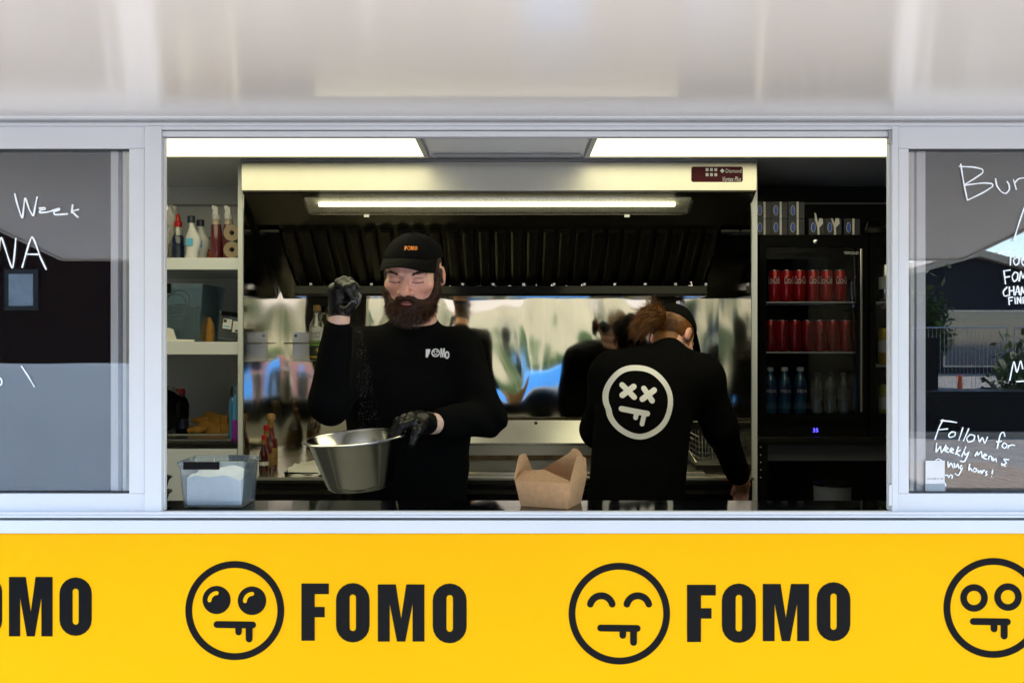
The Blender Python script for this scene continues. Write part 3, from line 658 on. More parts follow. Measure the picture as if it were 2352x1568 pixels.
# spice shelf with rail and the oil bottle
sx0, sx1 = PX(665, 2.2), PX(800, 2.2); sz = PZ(828, 2.15)
S = thing('spice_shelf', 'small steel wall shelf with a front rail behind the standing cook', 'shelf', ((sx0+sx1)/2, 2.2, sz))
part('base', MB().box(sx0-.012, sx1, 2.12, 2.272, sz-.003, sz), 'steel', S)
part('end_plate', MB().box(sx0, sx0+.098, 2.262, 2.2725, sz+.0005, PZ(763, 2.26)), 'steel', S)
part('end_plate', MB().box(sx1-.09, sx1, 2.262, 2.2725, sz+.0005, PZ(763, 2.26)), 'steel', S)
part('rail', MB().tube([(sx0, 2.262, PZ(788, 2.2)), (sx0-.008, 2.125, PZ(788, 2.13)), (sx1, 2.125, PZ(788, 2.13)), (sx1, 2.262, PZ(788, 2.2))], .0028, 8), 'steel_dark', S)
part('screw', MB().lathe([(.006, 0), (.006, .003), (0, .004)], (sx0+.015, 2.262, PZ(771, 2.26)), 10, Matrix.Rotation(R(90), 3, 'X')), 'rubber', S)

def bottle(name, label, loc, prof, m, caps=(), labels=(), group=None, cat='bottle', seg=20, sx=1., sy=1., mainpart='body'):
    """turned bottle: body, caps and label bands, each a part"""
    t = thing(name, label, cat, loc, group); c = Vector(loc)
    part(mainpart, MB().lathe(prof, c, seg, None, sx, sy), m, t)
    for nm, pr, mm in caps: part(nm, MB().lathe(pr, c, seg), mm, t)
    for nm, z0, z1, r, mm in labels: part(nm, MB().lathe([(r, z0), (r, z1)], c, seg, None, sx, sy), mm, t)
    return t
def wrap_text(s, c, r, z0, z1, a0, a1, shear=0., vertical=False):
    vs, fs = tri_text(s, shear); out = []
    for u, v in vs:
        if vertical: u, v = 1-v, u
        a = a0+(a1-a0)*u; out.append((c[0]+r*math.sin(a), c[1]-r*math.cos(a), c[2]+z0+(z1-z0)*v))
    return MB().add(out, fs)
ob = Vector((PX(728, 2.19), 2.19, sz+.0005)); s_ = 1.93e-3*1.0
oil = bottle('oil_bottle', 'clear glass cooking oil bottle with gold cap on the steel wall shelf', ob,
    [(.0, 0), (.031, 0), (.034, .004), (.034, .145), (.030, .165), (.014, .195), (.0135, .225), (0, .225)], 'bottle_glass',
    [('cap', [(.015, .222), (.0155, .224), (.0155, .246), (.013, .249), (0, .249)], 'gold_cap'), ('oil_fill', [(0, .003), (.0315, .003), (.0325, .09), (.0, .09)], 'oil')],
    [('label', .088, .148, .0346, 'white_plastic'), ('label_band', .066, .0875, .0346, 'green_print'), ('label_foot', .02, .0655, .0346, 'dark_green'), ('label_edge', .014, .0195, .0346, 'yellow_print')])
for i, wd in enumerate(('RAPS', 'STEK', 'OLJA')): part('print', wrap_text(wd, ob, .0352, .122-.0165*i-.007, .122-.0165*i+.006, -.62, .62), 'black_ink', oil)
part('flower', MB().add(*(lambda k: ([(ob[0]+.0354*math.sin(a), ob[1]-.0354*math.cos(a), ob[2]+z) for a, z in k], [tuple(range(len(k)))]))([(.25+.28*math.cos(t)*(.6+.4*math.cos(4*t)), .047+.012*math.sin(t)*(.6+.4*math.cos(4*t))) for t in [2*math.pi*i/24 for i in range(24)]])), 'yellow_print', oil)

# hot sauce bottles on the bench by the left partition
def sauce(px, py0, h, Y, label, m, cap, caplen=.03, lab=True):
    loc = Vector((PX(px, Y), Y, BZ+.0005)); r = h*.125
    return bottle('sauce_bottle', label, loc, [(0, 0), (r*.95, 0), (r, .004), (r, h*.45), (r*.85, h*.56), (r*.42, h*.70), (r*.38, h*.86), (0, h*.86)], m,
        [('neck_band', [(r*.44, h*.74), (r*.46, h*.76), (r*.46, h*.86), (r*.3, h*.865)], 'sauce_label'), ('cap', [(r*.2, h*.862), (r*.62, h*.885), (r*.66, h*.93), (r*.55, h*.98), (0, h)] if cap == 'wood_cap' else [(r*.45, h*.862), (r*.5, h*.87), (r*.5, h*.98), (0, h)], cap)],
        [('label', h*.08, h*.38, r*1.012, 'sauce_label')] if lab else [('label', h*.2, h*.3, r*1.012, 'white_plastic')])
sauce(622, 0, .232, 1.86, 'hot sauce bottle with round wooden stopper beside the steel corner', 'sauce_red', 'wood_cap')
sauce(580, 0, .230, 1.92, 'darker hot sauce bottle with wooden stopper next to the partition edge', 'sauce_dark', 'wood_cap')
sauce(612, 0, .19, 1.80, 'slim hot sauce bottle with red screw cap', 'sauce_red', 'red_plastic')
sauce(606, 0, .155, 1.73, 'short dark red sauce bottle with small white label', 'sauce_dark', 'red_plastic', lab=False)
# towel on a black tray
tx0, tx1 = PX(655, 1.65), PX(775, 1.65)
tr = thing('baking_tray', 'black baking tray lying on the workbench', 'tray', ((tx0+tx1)/2, 1.78, BZ))
part('pan', MB().box(tx0, tx1, 1.64, 1.95, BZ+.0005, BZ+.006), 'black_gloss', tr)
part('rim', MB().tube([(tx0, 1.64, BZ+.012), (tx1, 1.64, BZ+.012), (tx1, 1.95, BZ+.012), (tx0, 1.95, BZ+.012)], .004, 6, closed=True), 'black_gloss', tr)
def tw(u, v):
    x = tx0+.012+(tx1-tx0-.03)*u; y = 1.615+.28*v
    z = BZ+.026+.006*math.sin(u*9+v*4)+.004*math.sin(v*14)
    if v < .12: z -= (.12-v)*.30*(1.2-u*.9); y += (.12-v)*.18
    return (x, y, z)
solo('kitchen_towel', MB().grid(tw, 22, 18).grid(lambda u, v: (tw(u, v)[0], tw(u, v)[1]+.0005, tw(u, v)[2]-.003), 22, 18), 'paper', 'crumpled white paper towel on the black tray', 'towel', ((tx0+tx1)/2, 1.75, BZ+.018))
# ------------------------------------------------------------------ white shelves at the left
SHY = 1.66
U = thing('shelf_unit', 'white wall shelves and sink cabinet left of the partition', 'shelf unit', (-1.7, 1.95, .30))
ux0, ux1 = -BX+.062, XL0-.001
z1t, z1b = PZ(592, SHY), PZ(619, SHY); z2t, z2b = PZ(785, SHY), PZ(814, SHY); zwt = PZ(1017, SHY)
part('shelf_board', MB().box(ux0, ux1, SHY, YB-.008, z1b, z1t), 'white_lam', U, bevel=.0015)
part('shelf_board', MB().box(ux0, ux1, SHY, YB-.008, z2b, z2t), 'white_lam', U, bevel=.0015)
part('worktop', MB().box(ux0, ux1, SHY-.01, YB-.008, PZ(1028, SHY), zwt), 'steel_dark', U, bevel=.0015)
part('cabinet', MB().box(ux0, ux1, SHY+.005, YB-.009, .302, PZ(1028, SHY)-.0005), 'white_lam', U)
for i in range(3):
    w_ = (ux1-ux0)/3; part('cabinet_door', MB().box(ux0+w_*i+.003, ux0+w_*(i+1)-.003, SHY-.012, SHY+.0045, .36, PZ(1030, SHY)), 'white_lam', U, bevel=.002)
sk = part('sink_tray', MB().box(-1.62, -1.13, 1.70, 1.93, zwt+.0005, zwt+.006), 'steel', U, bevel=.002)
part('sink_rim', MB().tube([(-1.62, 1.70, zwt+.008), (-1.13, 1.70, zwt+.008), (-1.13, 1.93, zwt+.008), (-1.62, 1.93, zwt+.008)], .004, 6, closed=True), 'can_metal', sk)

# upper shelf
sY = 1.80
def on(px, zt, Y): return Vector((PX(px, Y), Y, zt+.0006))
# hanging plastic bag
bc = on(384, z1t, 1.82)
bag = MB(); nb_ = 26
def bagf(u, v):
    a = 2*math.pi*u; r = .045*(math.sin(math.pi*min(1, .06+v*.75))**.6)*(1+.18*math.sin(7*a+9*v)+.1*math.sin(13*a)) if v < .8 else .012+.03*(v-.8)*(1+.5*math.sin(6*a))
    return (bc[0]-.012+r*math.cos(a), bc[1]+r*.8*math.sin(a), bc[2]+.30*v)
bag.grid(bagf, 28, 20)
solo('plastic_bag', bag, 'thin_bag', 'clear crumpled plastic bag hanging at the end of the top shelf', 'bag', bc)
solo('jar', MB().lathe([(0, 0), (.038, 0), (.04, .004), (.04, .085), (.034, .095), (0, .095)], on(384, z1t, 1.95), 18), 'sauce_dark', 'dark brown jar behind the plastic bag on the top shelf', 'jar', on(384, z1t, 1.95))
b = on(409, z1t, 1.79)
bottle('cleaner_bottle', 'dark blue cleaner bottle with red pull cap on the top shelf', b, [(0, 0), (.022, 0), (.0245, .004), (.0245, .09), (.021, .10), (0, .10)], 'navy_liquid',
    [('shoulder', [(.0208, .1003), (.020, .115), (.0165, .135), (0, .135)], 'bottle_glass'), ('cap', [(.0155, .1352), (.0165, .137), (.0165, .155), (.010, .162), (.009, .182), (.004, .190), (0, .19)], 'red_plastic')],
    [('label', .02, .06, .0250, 'navy_plastic')])
for px, Y, h, lb in ((441, 1.76, .178, 'taller white detergent bottle with navy cap on the top shelf'), (462, 1.84, .172, 'shorter white detergent bottle with navy cap beside the spray bottles')):
    c = on(px, z1t, Y)
    t = thing('detergent_bottle', lb, 'bottle', c)
    part('body', MB().grid(lambda u, v: (c[0]+(.009*math.sin(v*3.0)-.004)*1.0+(.028*(1-.58*max(0, v-.62)/.38)-.004*math.sin(v*9))*math.cos(2*math.pi*u), c[1]+.018*(1-.5*max(0, v-.7)/.3)*math.sin(2*math.pi*u), c[2]+h*.84*v), 20, 14), 'white_plastic', t)
    part('cap', MB().lathe([(.0145, h*.845), (.0155, h*.85), (.0155, h*.99), (.013, h), (0, h)], c+Vector((-.003, 0, 0)), 18), 'navy_plastic', t)
    part('print', MB().box(c[0]-.018, c[0]+.010, c[1]-.0215, c[1]-.0203, c[2]+.055, c[2]+.085), 'cyan_print', t, smooth=False)
c = on(484, z1t, 1.86)
bottle('spray_can', 'small black and orange can between the detergent and spray bottles', c, [(0, 0), (.0135, 0), (.0145, .003), (.0145, .085), (.010, .094), (.009, .10), (0, .10)], 'black_gloss', labels=[('label', .004, .045, .0148, 'orange_print'), ('label_top', .05, .08, .0148, 'white_plastic')])
for px, lb in ((497, 'spray bottle of red liquid with white trigger near the white detergent'), (525, 'spray bottle of red liquid with white trigger beside the paper rolls')):
    c = on(px, z1t, 1.78)
    t = bottle('spray_bottle', lb, c, [(0, 0), (.023, 0), (.0245, .003), (.0245, .06), (.0235, .11), (.0195, .145), (0, .145)], 'red_liquid',
        [('shoulder', [(.0194, .1453), (.0175, .160), (.015, .166), (0, .166)], 'beige_clear'), ('collar', [(.0152, .1663), (.0158, .168), (.0155, .182), (0, .182)], 'white_plastic')])
    part('trigger_head', MB().prism([(c[0]-.011, c[2]+.1825), (c[0]+.011, c[2]+.1825), (c[0]+.009, c[2]+.215), (c[0]-.008, c[2]+.222), (c[0]-.016, c[2]+.221), (c[0]-.017, c[2]+.209), (c[0]-.010, c[2]+.204)], c[1]-.012, c[1]+.012, 'y'), 'white_plastic', t, bevel=.002)
    part('trigger', MB().prism([(c[0]-.012, c[2]+.203), (c[0]-.009, c[2]+.203), (c[0]-.016, c[2]+.176), (c[0]-.019, c[2]+.177)], c[1]-.004, c[1]+.004, 'y'), 'white_plastic', t)
for z, lb in ((0, 'rolled paper lying lowest of two at the end of the top shelf'), (.0675, 'rolled paper resting on top of the lower roll')):
    c = Vector((PX(548, 1.78), 1.78, z1t+.034+z)); t = thing('paper_roll', lb, 'paper roll', c-Vector((0, 0, .033)))
    part('roll', MB().lathe([(.010, -.07), (.033, -.07), (.033, .10), (.010, .10), (.010, -.07)], c, 24, Matrix.Rotation(R(90), 3, 'X')), 'roll', t)
    sp = MB().tube([(c[0]+(.012+.019*k/60)*math.cos(k*.42), c[1]-.1005, c[2]+(.012+.019*k/60)*math.sin(k*.42)) for k in range(61)], .0009, 4); part('winding', sp, 'kraft_in', t)

# middle shelf: clear crates
def crate(name, label, cat, x0, x1, y0, y1, z0, h, tap, m, clipm='black_plastic', clips=((.15, .75),), rot=0., open_top=True, parts=()):
    c = Vector(((x0+x1)/2, (y0+y1)/2, z0)); t = thing(name, label, cat, c)
    mb = MB(); th = .002
    def ring(z, dx): return [(x0+dx, y0+dx, z), (x1-dx, y0+dx, z), (x1-dx, y1-dx, z), (x0+dx, y1-dx, z)]
    lv = [ring(z0+.001, tap), ring(z0+h*.9, .004), ring(z0+h*.9, 0), ring(z0+h, 0), ring(z0+h, .005), ring(z0+h*.9, .007), ring(z0+.004, tap+.002)]
    vs = [p for r_ in lv for p in r_]; fs = [(3, 2, 1, 0)]
    for i in range(len(lv)-1):
        for k in range(4): k2 = (k+1) % 4; fs.append((i*4+k, i*4+k2, (i+1)*4+k2, (i+1)*4+k))
    fs.append(tuple((len(lv)-1)*4+k for k in range(4))); mb.add(vs, fs)
    part('crate_body', mb, m, t, bevel=.0015)
    for a, b_ in clips: part('clip', MB().box(x0+(x1-x0)*a, x0+(x1-x0)*b_, y0-.006, y0-.0005, z0+h*.84, z0+h*1.005), clipm, t, bevel=.0015)
    return t
z2 = z2t+.0006
cx0_, cx1_ = PX(300, 1.70), PX(470, 1.72)
ca = crate('storage_crate', 'large clear plastic crate holding cables on the middle shelf', 'crate', cx0_, cx1_, 1.70, 2.02, z2, .232, .022, 'blue_plastic', clips=((.25, .56),))
for i in range(7):
    zc_ = z2+.03+.02*i; cc = Vector((PX(400, 1.8)+random.uniform(-.03, .02), 1.80+.01*i, zc_+.02)); rr = random.uniform(.04, .06)
    if i == 0: cb = solo('cable_coil', MB(), 'rubber', 'coiled black cables inside the large clear crate', 'cable', (cc[0], cc[1], z2+.01)); cmb = MB()
    tilt = Matrix.Rotation(R(random.uniform(20, 70)), 3, 'X')
    cmb.tube([cc+tilt @ Vector((rr*math.cos(2*math.pi*k/24), rr*math.sin(2*math.pi*k/24), 0)) for k in range(24)], .0042, 6, closed=True)
cb.data = _mesh('cable_coil', cmb, 'rubber', Vector(cb.location), True, 0)
solo('dark_case', MB().box(PX(310, 1.8), PX(440, 1.8), 1.87, 1.97, z2+.008, z2+.15), 'dark_blue', 'dark blue tool case standing in the large clear crate', 'case', (PX(370, 1.8), 1.92, z2+.006), bevel=.006)
solo('folded_paper', MB().prism([(PX(360, 1.685), z2), (PX(447, 1.685), z2), (PX(447, 1.685), z2+.008), (PX(405, 1.685), z2+.010), (PX(398, 1.685), z2+.05), (PX(388, 1.685), z2+.055), (PX(360, 1.685), z2+.055)], 1.672, 1.690, 'y'), 'paper', 'curled white paper in front of the large clear crate', 'paper', (PX(400, 1.68), 1.68, z2), bevel=.002)
c2 = crate('small_crate', 'small clear box with shipping labels tilted against the partition', 'crate', PX(500, 1.75), PX(552, 1.75)+.025, 1.72, 1.88, z2, .115, .006, 'clear_plastic', clips=((.1, .95),))
lx = PX(503, 1.72); 
part('label', MB().box(lx+.008, lx+.043, 1.7195, 1.7215, z2+.045, z2+.085), 'white_plastic', c2, smooth=False)
part('label', MB().box(lx+.048, lx+.088, 1.7195, 1.7215, z2+.035, z2+.08), 'white_plastic', c2, smooth=False)
part('label_print', MB().box(lx+.010, lx+.022, 1.7185, 1.7193, z2+.07, z2+.082).box(lx+.060, lx+.080, 1.7185, 1.7193, z2+.038, z2+.046), 'black_ink', c2, smooth=False)
part('label_print', MB().box(lx+.012, lx+.036, 1.7185, 1.7193, z2+.052, z2+.057), 'cyan_print', c2, smooth=False)
part('contents', MB().box(PX(505, 1.75), PX(552, 1.75), 1.735, 1.86, z2+.008, z2+.085), 'black_plastic', c2, bevel=.004)
c2.rotation_euler = (0, R(7), 0); c2.location.z += .005
solo('work_gloves_dark', MB().lathe([(0, 0), (.03, 0), (.036, .03), (.03, .07), (.012, .10), (0, .10)], on(478, z2t, 1.82), 14, None, .8, .6), 'glove_leather', 'brown leather glove stuffed between the two crates', 'glove', on(478, z2t, 1.82))

# sink worktop
zw = zwt+.0006
c = Vector((PX(418, 1.98), 1.98, zw))
bottle('soap_bottle', 'dark dish soap bottle with red cap on the sink worktop', c, [(0, 0), (.027, 0), (.029, .004), (.027, .05), (.029, .09), (.030, .13), (.022, .155), (.013, .165), (0, .165)], 'black_gloss',
    [('neck', [(.0129, .1653), (.0125, .178), (0, .178)], 'red_liquid'), ('cap', [(.0145, .1783), (.015, .18), (.0145, .196), (.009, .200), (0, .2)], 'red_plastic')], [('label', .03, .07, .0287, 'navy_plastic')])
part('cap_spout', MB().tube([(c[0], c[1], c[2]+.193), (c[0]-.024, c[1]-.004, c[2]+.195)], .005, 8), 'red_plastic', bpy.data.objects[[o.name for o in COL.objects if o.name.startswith('soap_bottle')][-1]])
# leather work gloves, one thing each
def leather(label, c, rz, s=1.):
    m = MB(); M_ = Matrix.Rotation(rz, 3, 'Z')
    def blob(a, b_, r0, r1, fl=.7, n=6):
        a, b_ = c+M_ @ (Vector(a)*s), c+M_ @ (Vector(b_)*s); m.tube([a.lerp(b_, k/n)+Vector((0, 0, .004*math.sin(k*1.3))) for k in range(n+1)], [(r0+(r1-r0)*k/n)*s*(.75 if k in (0, n) else 1) for k in range(n+1)], 10, flat=fl)
    blob((-.055, 0, .028), (.05, 0, .022), .040, .036)
    blob((.045, 0, .022), (.105, -.004, .017), .03, .042, .5)
    for k, (y, l) in enumerate(((-.03, .062), (-.010, .075), (.011, .072), (.031, .055))): blob((-.05, y, .03), (-.05-l, y*1.35, .018+.004*k), .0135, .010)
    blob((-.01, -.03, .03), (-.06, -.062, .022), .014, .010)
    solo('work_glove', m, 'glove_leather', label, 'glove', (c[0], c[1], zw))
leather('yellow leather work glove lying flat on the sink worktop', Vector((PX(487, 1.99), 1.99, zw)), R(-12), .92)
leather('yellow leather work glove heaped on top of the other glove', Vector((PX(492, 2.02), 2.02, zw+.038)), R(-28), .88)
c = Vector((PX(535, 1.86), 1.86, zw))
bottle('spray_cleaner', 'slim clear blue cleaner bottle beside the partition on the sink worktop', c, [(0, 0), (.018, 0), (.02, .004), (.015, .06), (.02, .13), (.018, .15), (.009, .17), (0, .17)], 'blue_clear',
    [('cap', [(.010, .1703), (.0115, .172), (.011, .195), (.006, .215), (0, .217)], 'navy_plastic')])
c = Vector((PX(541, 1.74), 1.74, zw))
bottle('purple_bottle', 'narrow bottle with purple liquid at the front of the sink worktop', c, [(0, 0), (.0135, 0), (.0145, .003), (.0135, .085), (0, .085)], 'purple_liquid', [('upper', [(.0134, .0853), (.011, .15), (.008, .19), (0, .19)], 'blue_clear'), ('cap', [(.009, .1903), (.009, .222), (0, .224)], 'blue_plastic')])
c = Vector((PX(372, 1.95), 1.95, zw+.0))
t = thing('black_pan', 'black frying pan leaning by the window jamb on the sink worktop', 'pan', c)
part('pan', MB().lathe([(0, -.012), (.075, -.012), (.095, .02), (.098, .02), (.078, -.016), (0, -.016)], c+Vector((0, 0, .099)), 24, Matrix.Rotation(R(68), 3, 'X')), 'black_gloss', t)
part('handle', MB().tube([c+Vector((0, -.01, .19)), c+Vector((-.03, .02, .30))], .009, 8), 'black_plastic', t)
bc2 = Vector((PX(390, 2.06), 2.06, zw)); bag2 = MB()
bag2.grid(lambda u, v: (bc2[0]+.06*(math.sin(math.pi*(.08+.88*v))**.7)*math.cos(2*math.pi*u)*(1+.15*math.sin(10*math.pi*u+7*v)), bc2[1]+.04*math.sin(2*math.pi*u)*(math.sin(math.pi*(.08+.88*v))**.7), bc2[2]+.20*v+.012*math.sin(6*math.pi*u)*v), 26, 14)
solo('white_bag', bag2, 'thin_bag', 'rumpled white plastic bag behind the black pan', 'bag', bc2)

# ------------------------------------------------------------------ salt box, bowls and takeaway box on the counter
kz = CTZ+.0006
sx0_, sx1_ = PX(411, .03), PX(562, .03)
sb = crate('salt_box', 'clear plastic tub half full of white salt on the serving counter', 'tub', sx0_-.004, sx1_+.004, .028, .168, kz, PZ(1060, .03)-kz, .012, 'clear_plastic', clips=((.10, .62),))
def saltf(u, v):
    return (sx0_+.014+(sx1_-sx0_-.028)*u, .046+.106*v, kz+.062+.012*math.sin(u*2.2+.6)+.010*v+.003*math.sin(u*11+v*7))
sm = MB(); nu, nv = 14, 10
top = [saltf(i/nu, j/nv) for j in range(nv+1) for i in range(nu+1)]; bot = [(p_[0]+(.004 if i < .5 else -.004)*0, p_[1], kz+.006) for p_ in top for i in (0,)]
N = len(top); per = [i for i in range(nu+1)]+[j*(nu+1)+nu for j in range(1, nv+1)]+[nv*(nu+1)+i for i in range(nu-1, -1, -1)]+[j*(nu+1) for j in range(nv-1, 0, -1)]
sm.add(top+bot, [(j*(nu+1)+i, j*(nu+1)+i+1, (j+1)*(nu+1)+i+1, (j+1)*(nu+1)+i) for j in range(nv) for i in range(nu)]+[(a, per[(k+1) % len(per)], N+per[(k+1) % len(per)], N+a) for k, a in enumerate(per)]+[tuple(N+a for a in per[::-1])])
part('salt', sm, 'salt', sb)
part('clip', MB().box(sx0_+(sx1_-sx0_)*.5, sx0_+(sx1_-sx0_)*.75, .1685, .173, PZ(1066, .1), PZ(1052, .1)), 'black_plastic', sb)
part('spoon_handle', MB().tube([(PX(491, .1), .10, kz+.03), (PX(493, .1), .10, kz+.112)], .0022, 8), 'can_metal', sb)
# stacked steel bowls at the left end of the counter
for i, lb in ((0, 'small dark steel dish lowest at the left end of the counter'), (1, 'small dark steel dish perched over the lower dish')):
    c = Vector((PX(362, .09), .09, kz+.034*i)); solo('steel_dish', MB().lathe([(0, 0), (.02, 0), (.026, .024), (.033, .030), (.0335, .033), (.03, .033), (.024, .026), (.018, .003), (0, .003)], c, 22), 'steel_dark', lb, 'dish', c)
# kraft takeaway box
th = R(22); a_, b__, hb = .118, .100, .062
O = P(1304, 1170, .022); O.z = kz
ux, uy = Vector((-math.cos(th), math.sin(th), 0)), Vector((math.sin(th), math.cos(th), 0))      # along the front to the left, along the right side to the back
KB = thing('takeaway_box', 'open brown kraft takeaway box with raised flaps on the counter', 'takeaway box', O+ux*a_/2+uy*b__/2)
def kb(u, v, z, out=0.): # u along front 0..1 (0 = near corner), v along the side 0..1
    e = .011*z/hb
    return O+ux*(-e+u*(a_+2*e))+uy*(-e+v*(b__+2*e))+Vector((0, 0, z))
def sheet(pts, m, name, th_=.0008, nrm=None):
    pts = [Vector(p_) for p_ in pts]; n_ = (pts[1]-pts[0]).cross(pts[2]-pts[1]).normalized() if nrm is None else nrm
    k = len(pts); part(name, MB().add(pts+[p_+n_*th_ for p_ in pts], [tuple(range(k))[::-1], tuple(range(k, 2*k))]+[(i, (i+1) % k, k+(i+1) % k, k+i) for i in range(k)]), m, KB, smooth=False)
part('tray', MB().add([kb(0, 0, 0), kb(1, 0, 0), kb(1, 1, 0), kb(0, 1, 0), kb(0, 0, hb), kb(1, 0, hb), kb(1, 1, hb), kb(0, 1, hb),
                       kb(.01, .01, .001), kb(.99, .01, .001), kb(.99, .99, .001), kb(.01, .99, .001), kb(.008, .01, hb), kb(.992, .01, hb), kb(.992, .99, hb), kb(.008, .99, hb)],
    [(0, 1, 2, 3), (0, 4, 5, 1), (1, 5, 6, 2), (2, 6, 7, 3), (3, 7, 4, 0), (8, 9, 10, 11), (8, 12, 13, 9), (9, 13, 14, 10), (10, 14, 15, 11), (11, 15, 12, 8), (4, 12, 13, 5), (5, 13, 14, 6), (6, 14, 15, 7), (7, 15, 12, 4)]), 'kraft', KB, smooth=False)
def fl(u0, v0, u1, v1, prof_, lean):
    """flap standing on the top edge from (u0,v0) to (u1,v1); prof_ = (s along, height); lean = inward shift per height"""
    out_ = []; A, B = kb(u0, v0, hb), kb(u1, v1, hb); mid = kb(.5, .5, hb); nrm = Vector((0, 0, 1)).cross(B-A).normalized()
    if nrm.dot(mid-(A+B)/2) < 0: nrm = -nrm
    return [A.lerp(B, s)+Vector((0, 0, h_))+nrm*(h_*lean) for s, h_ in prof_]
sheet(fl(0, 0, 0, 1, [(0, .0006), (.04, .010), (.50, .052), (.56, .056), (.82, .056), (.86, .052), (1.0, .010), (1, .0006)], .12), 'kraft', 'side_flap')
sheet(fl(1, 0, 1, 1, [(0, .0006), (.02, .012), (.25, .048), (.33, .056), (.62, .056), (.70, .050), (.97, .012), (1, .0006)], -.05), 'kraft_in', 'side_flap')
sheet(fl(0, 1, 1, 1, [(0, .0006), (.0, .045), (.06, .050), (.10, .060), (.16, .068), (.24, .068), (.30, .058), (.36, .052), (.75, .018), (1, .004), (1, .0006)], .10), 'kraft_in', 'back_flap')
A0 = kb(0, 0, hb); A1 = kb(1, 0, hb); iv = kb(.5, .5, hb)-kb(.5, 0, hb); iv.z = 0; iv.normalize()
sheet([A0+Vector((0, 0, .0008)), A1+Vector((0, 0, .0008)), A1.lerp(A0, .06)+iv*.035+Vector((0, 0, .020)), A1.lerp(A0, .45)+iv*.036+Vector((0, 0, .024)), A1.lerp(A0, .72)+iv*.022+Vector((0, 0, .013)), A0+iv*.004+Vector((0, 0, .004))], 'kraft', 'front_flap')

# ------------------------------------------------------------------ display fridges
FY = 1.70
def fridge(x0, x1, z0, z1, gx0, gx1, gz0, gz1, label, name='display_fridge'):
    t = thing(name, label, 'fridge', ((x0+x1)/2, FY+.22, z0))
    yb = YB-.03
    part('cabinet', MB().box(x0, x0+.02, FY+.031, yb, z0, z1).box(x1-.02, x1, FY+.031, yb, z0, z1).box(x0+.0202, x1-.0202, FY+.031, yb, z1-.03, z1).box(x0+.0202, x1-.0202, FY+.031, yb, z0, z0+.05).box(x0+.0202, x1-.0202, yb-.02, yb, z0+.0502, z1-.0302), 'black_gloss', t, smooth=False)
    d = part('door', MB().box(x0, gx0, FY, FY+.03, z0+.045, z1-.002).box(gx1, x1, FY, FY+.03, z0+.045, z1-.002).box(gx0+.0002, gx1-.0002, FY, FY+.03, gz1, z1-.002).box(gx0+.0002, gx1-.0002, FY, FY+.03, z0+.045, gz0), 'black_gloss', t, smooth=False)
    part('glass', MB().box(gx0+.0003, gx1-.0003, FY+.010, FY+.014, gz0+.0003, gz1-.0003), 'fridge_glass', d)
    part('kick_plate', MB().box(x0, x1, FY+.004, FY+.03, z0, z0+.044), 'black_plastic', t)
    return t, d
fz0, fz1 = PZ(1000, FY), PZ(538, FY)
fr1, dr1 = fridge(PX(1745, FY), PX(1994, FY), fz0, fz1, PX(1760, FY), PX(1966, FY), PZ(950, FY), PZ(567, FY), 'black display fridge full of red cans right of the steel partition')
part('handle', MB().box(PX(1974, FY), PX(1979, FY), FY-.012, FY-.0005, PZ(945, FY), PZ(572, FY)), 'steel', dr1, bevel=.002)
c = P(1873, 555, FY); part('lock', MB().lathe([(.010, 0), (.010, .004), (.006, .007), (0, .0075)], (c[0], FY-.0002, c[2]), 16, Matrix.Rotation(R(90), 3, 'X')), 'can_metal', dr1)
part('name_plate', text_flat('TEFCOLD', PX(1938, FY), PX(1972, FY), PZ(584, FY), PZ(578, FY), FY-.001), 'alu', dr1)
part('display', text_flat('35', PX(1867, FY), PX(1879, FY), PZ(992, FY), PZ(983, FY), FY-.0015), 'led_blue', dr1)
part('inner_plate', MB().box(PX(1835, 2.1), PX(1950, 2.1), 2.15, 2.2, PZ(640, 2.1), PZ(590, 2.1)), 'grey_plastic', fr1)
def wire_shelf(par, x0, x1, zt):
    m = MB().tube([(x0, FY+.05, zt-.004), (x1, FY+.05, zt-.004), (x1, FY+.30, zt-.004), (x0, FY+.30, zt-.004)], .0032, 6, closed=True)
    for i in range(1, 40): x = x0+(x1-x0)*i/40; m.tube([(x, FY+.046, zt-.0022), (x, FY+.30, zt-.0022)], .0018, 5)
    part('shelf', m, 'white_plastic', par)
zr = [PZ(692, FY+.06), PZ(807, FY+.06), fz0+.0505]
wire_shelf(fr1, PX(1762, FY+.04), PX(1962, FY+.04), zr[0]-.0006); wire_shelf(fr1, PX(1762, FY+.04), PX(1962, FY+.04), zr[1]-.0006)
fr2, dr2 = fridge(PX(1998, FY), PX(1998, FY)+.44, fz0, fz1-.0, PX(2012, FY), PX(1998, FY)+.42, PZ(950, FY), PZ(567, FY), 'second black display fridge half hidden by the window jamb')
wire_shelf(fr2, PX(2014, FY+.04), PX(2014, FY+.04)+.38, zr[0]-.0006); wire_shelf(fr2, PX(2014, FY+.04), PX(2014, FY+.04)+.38, PZ(838, FY+.06)-.0006)
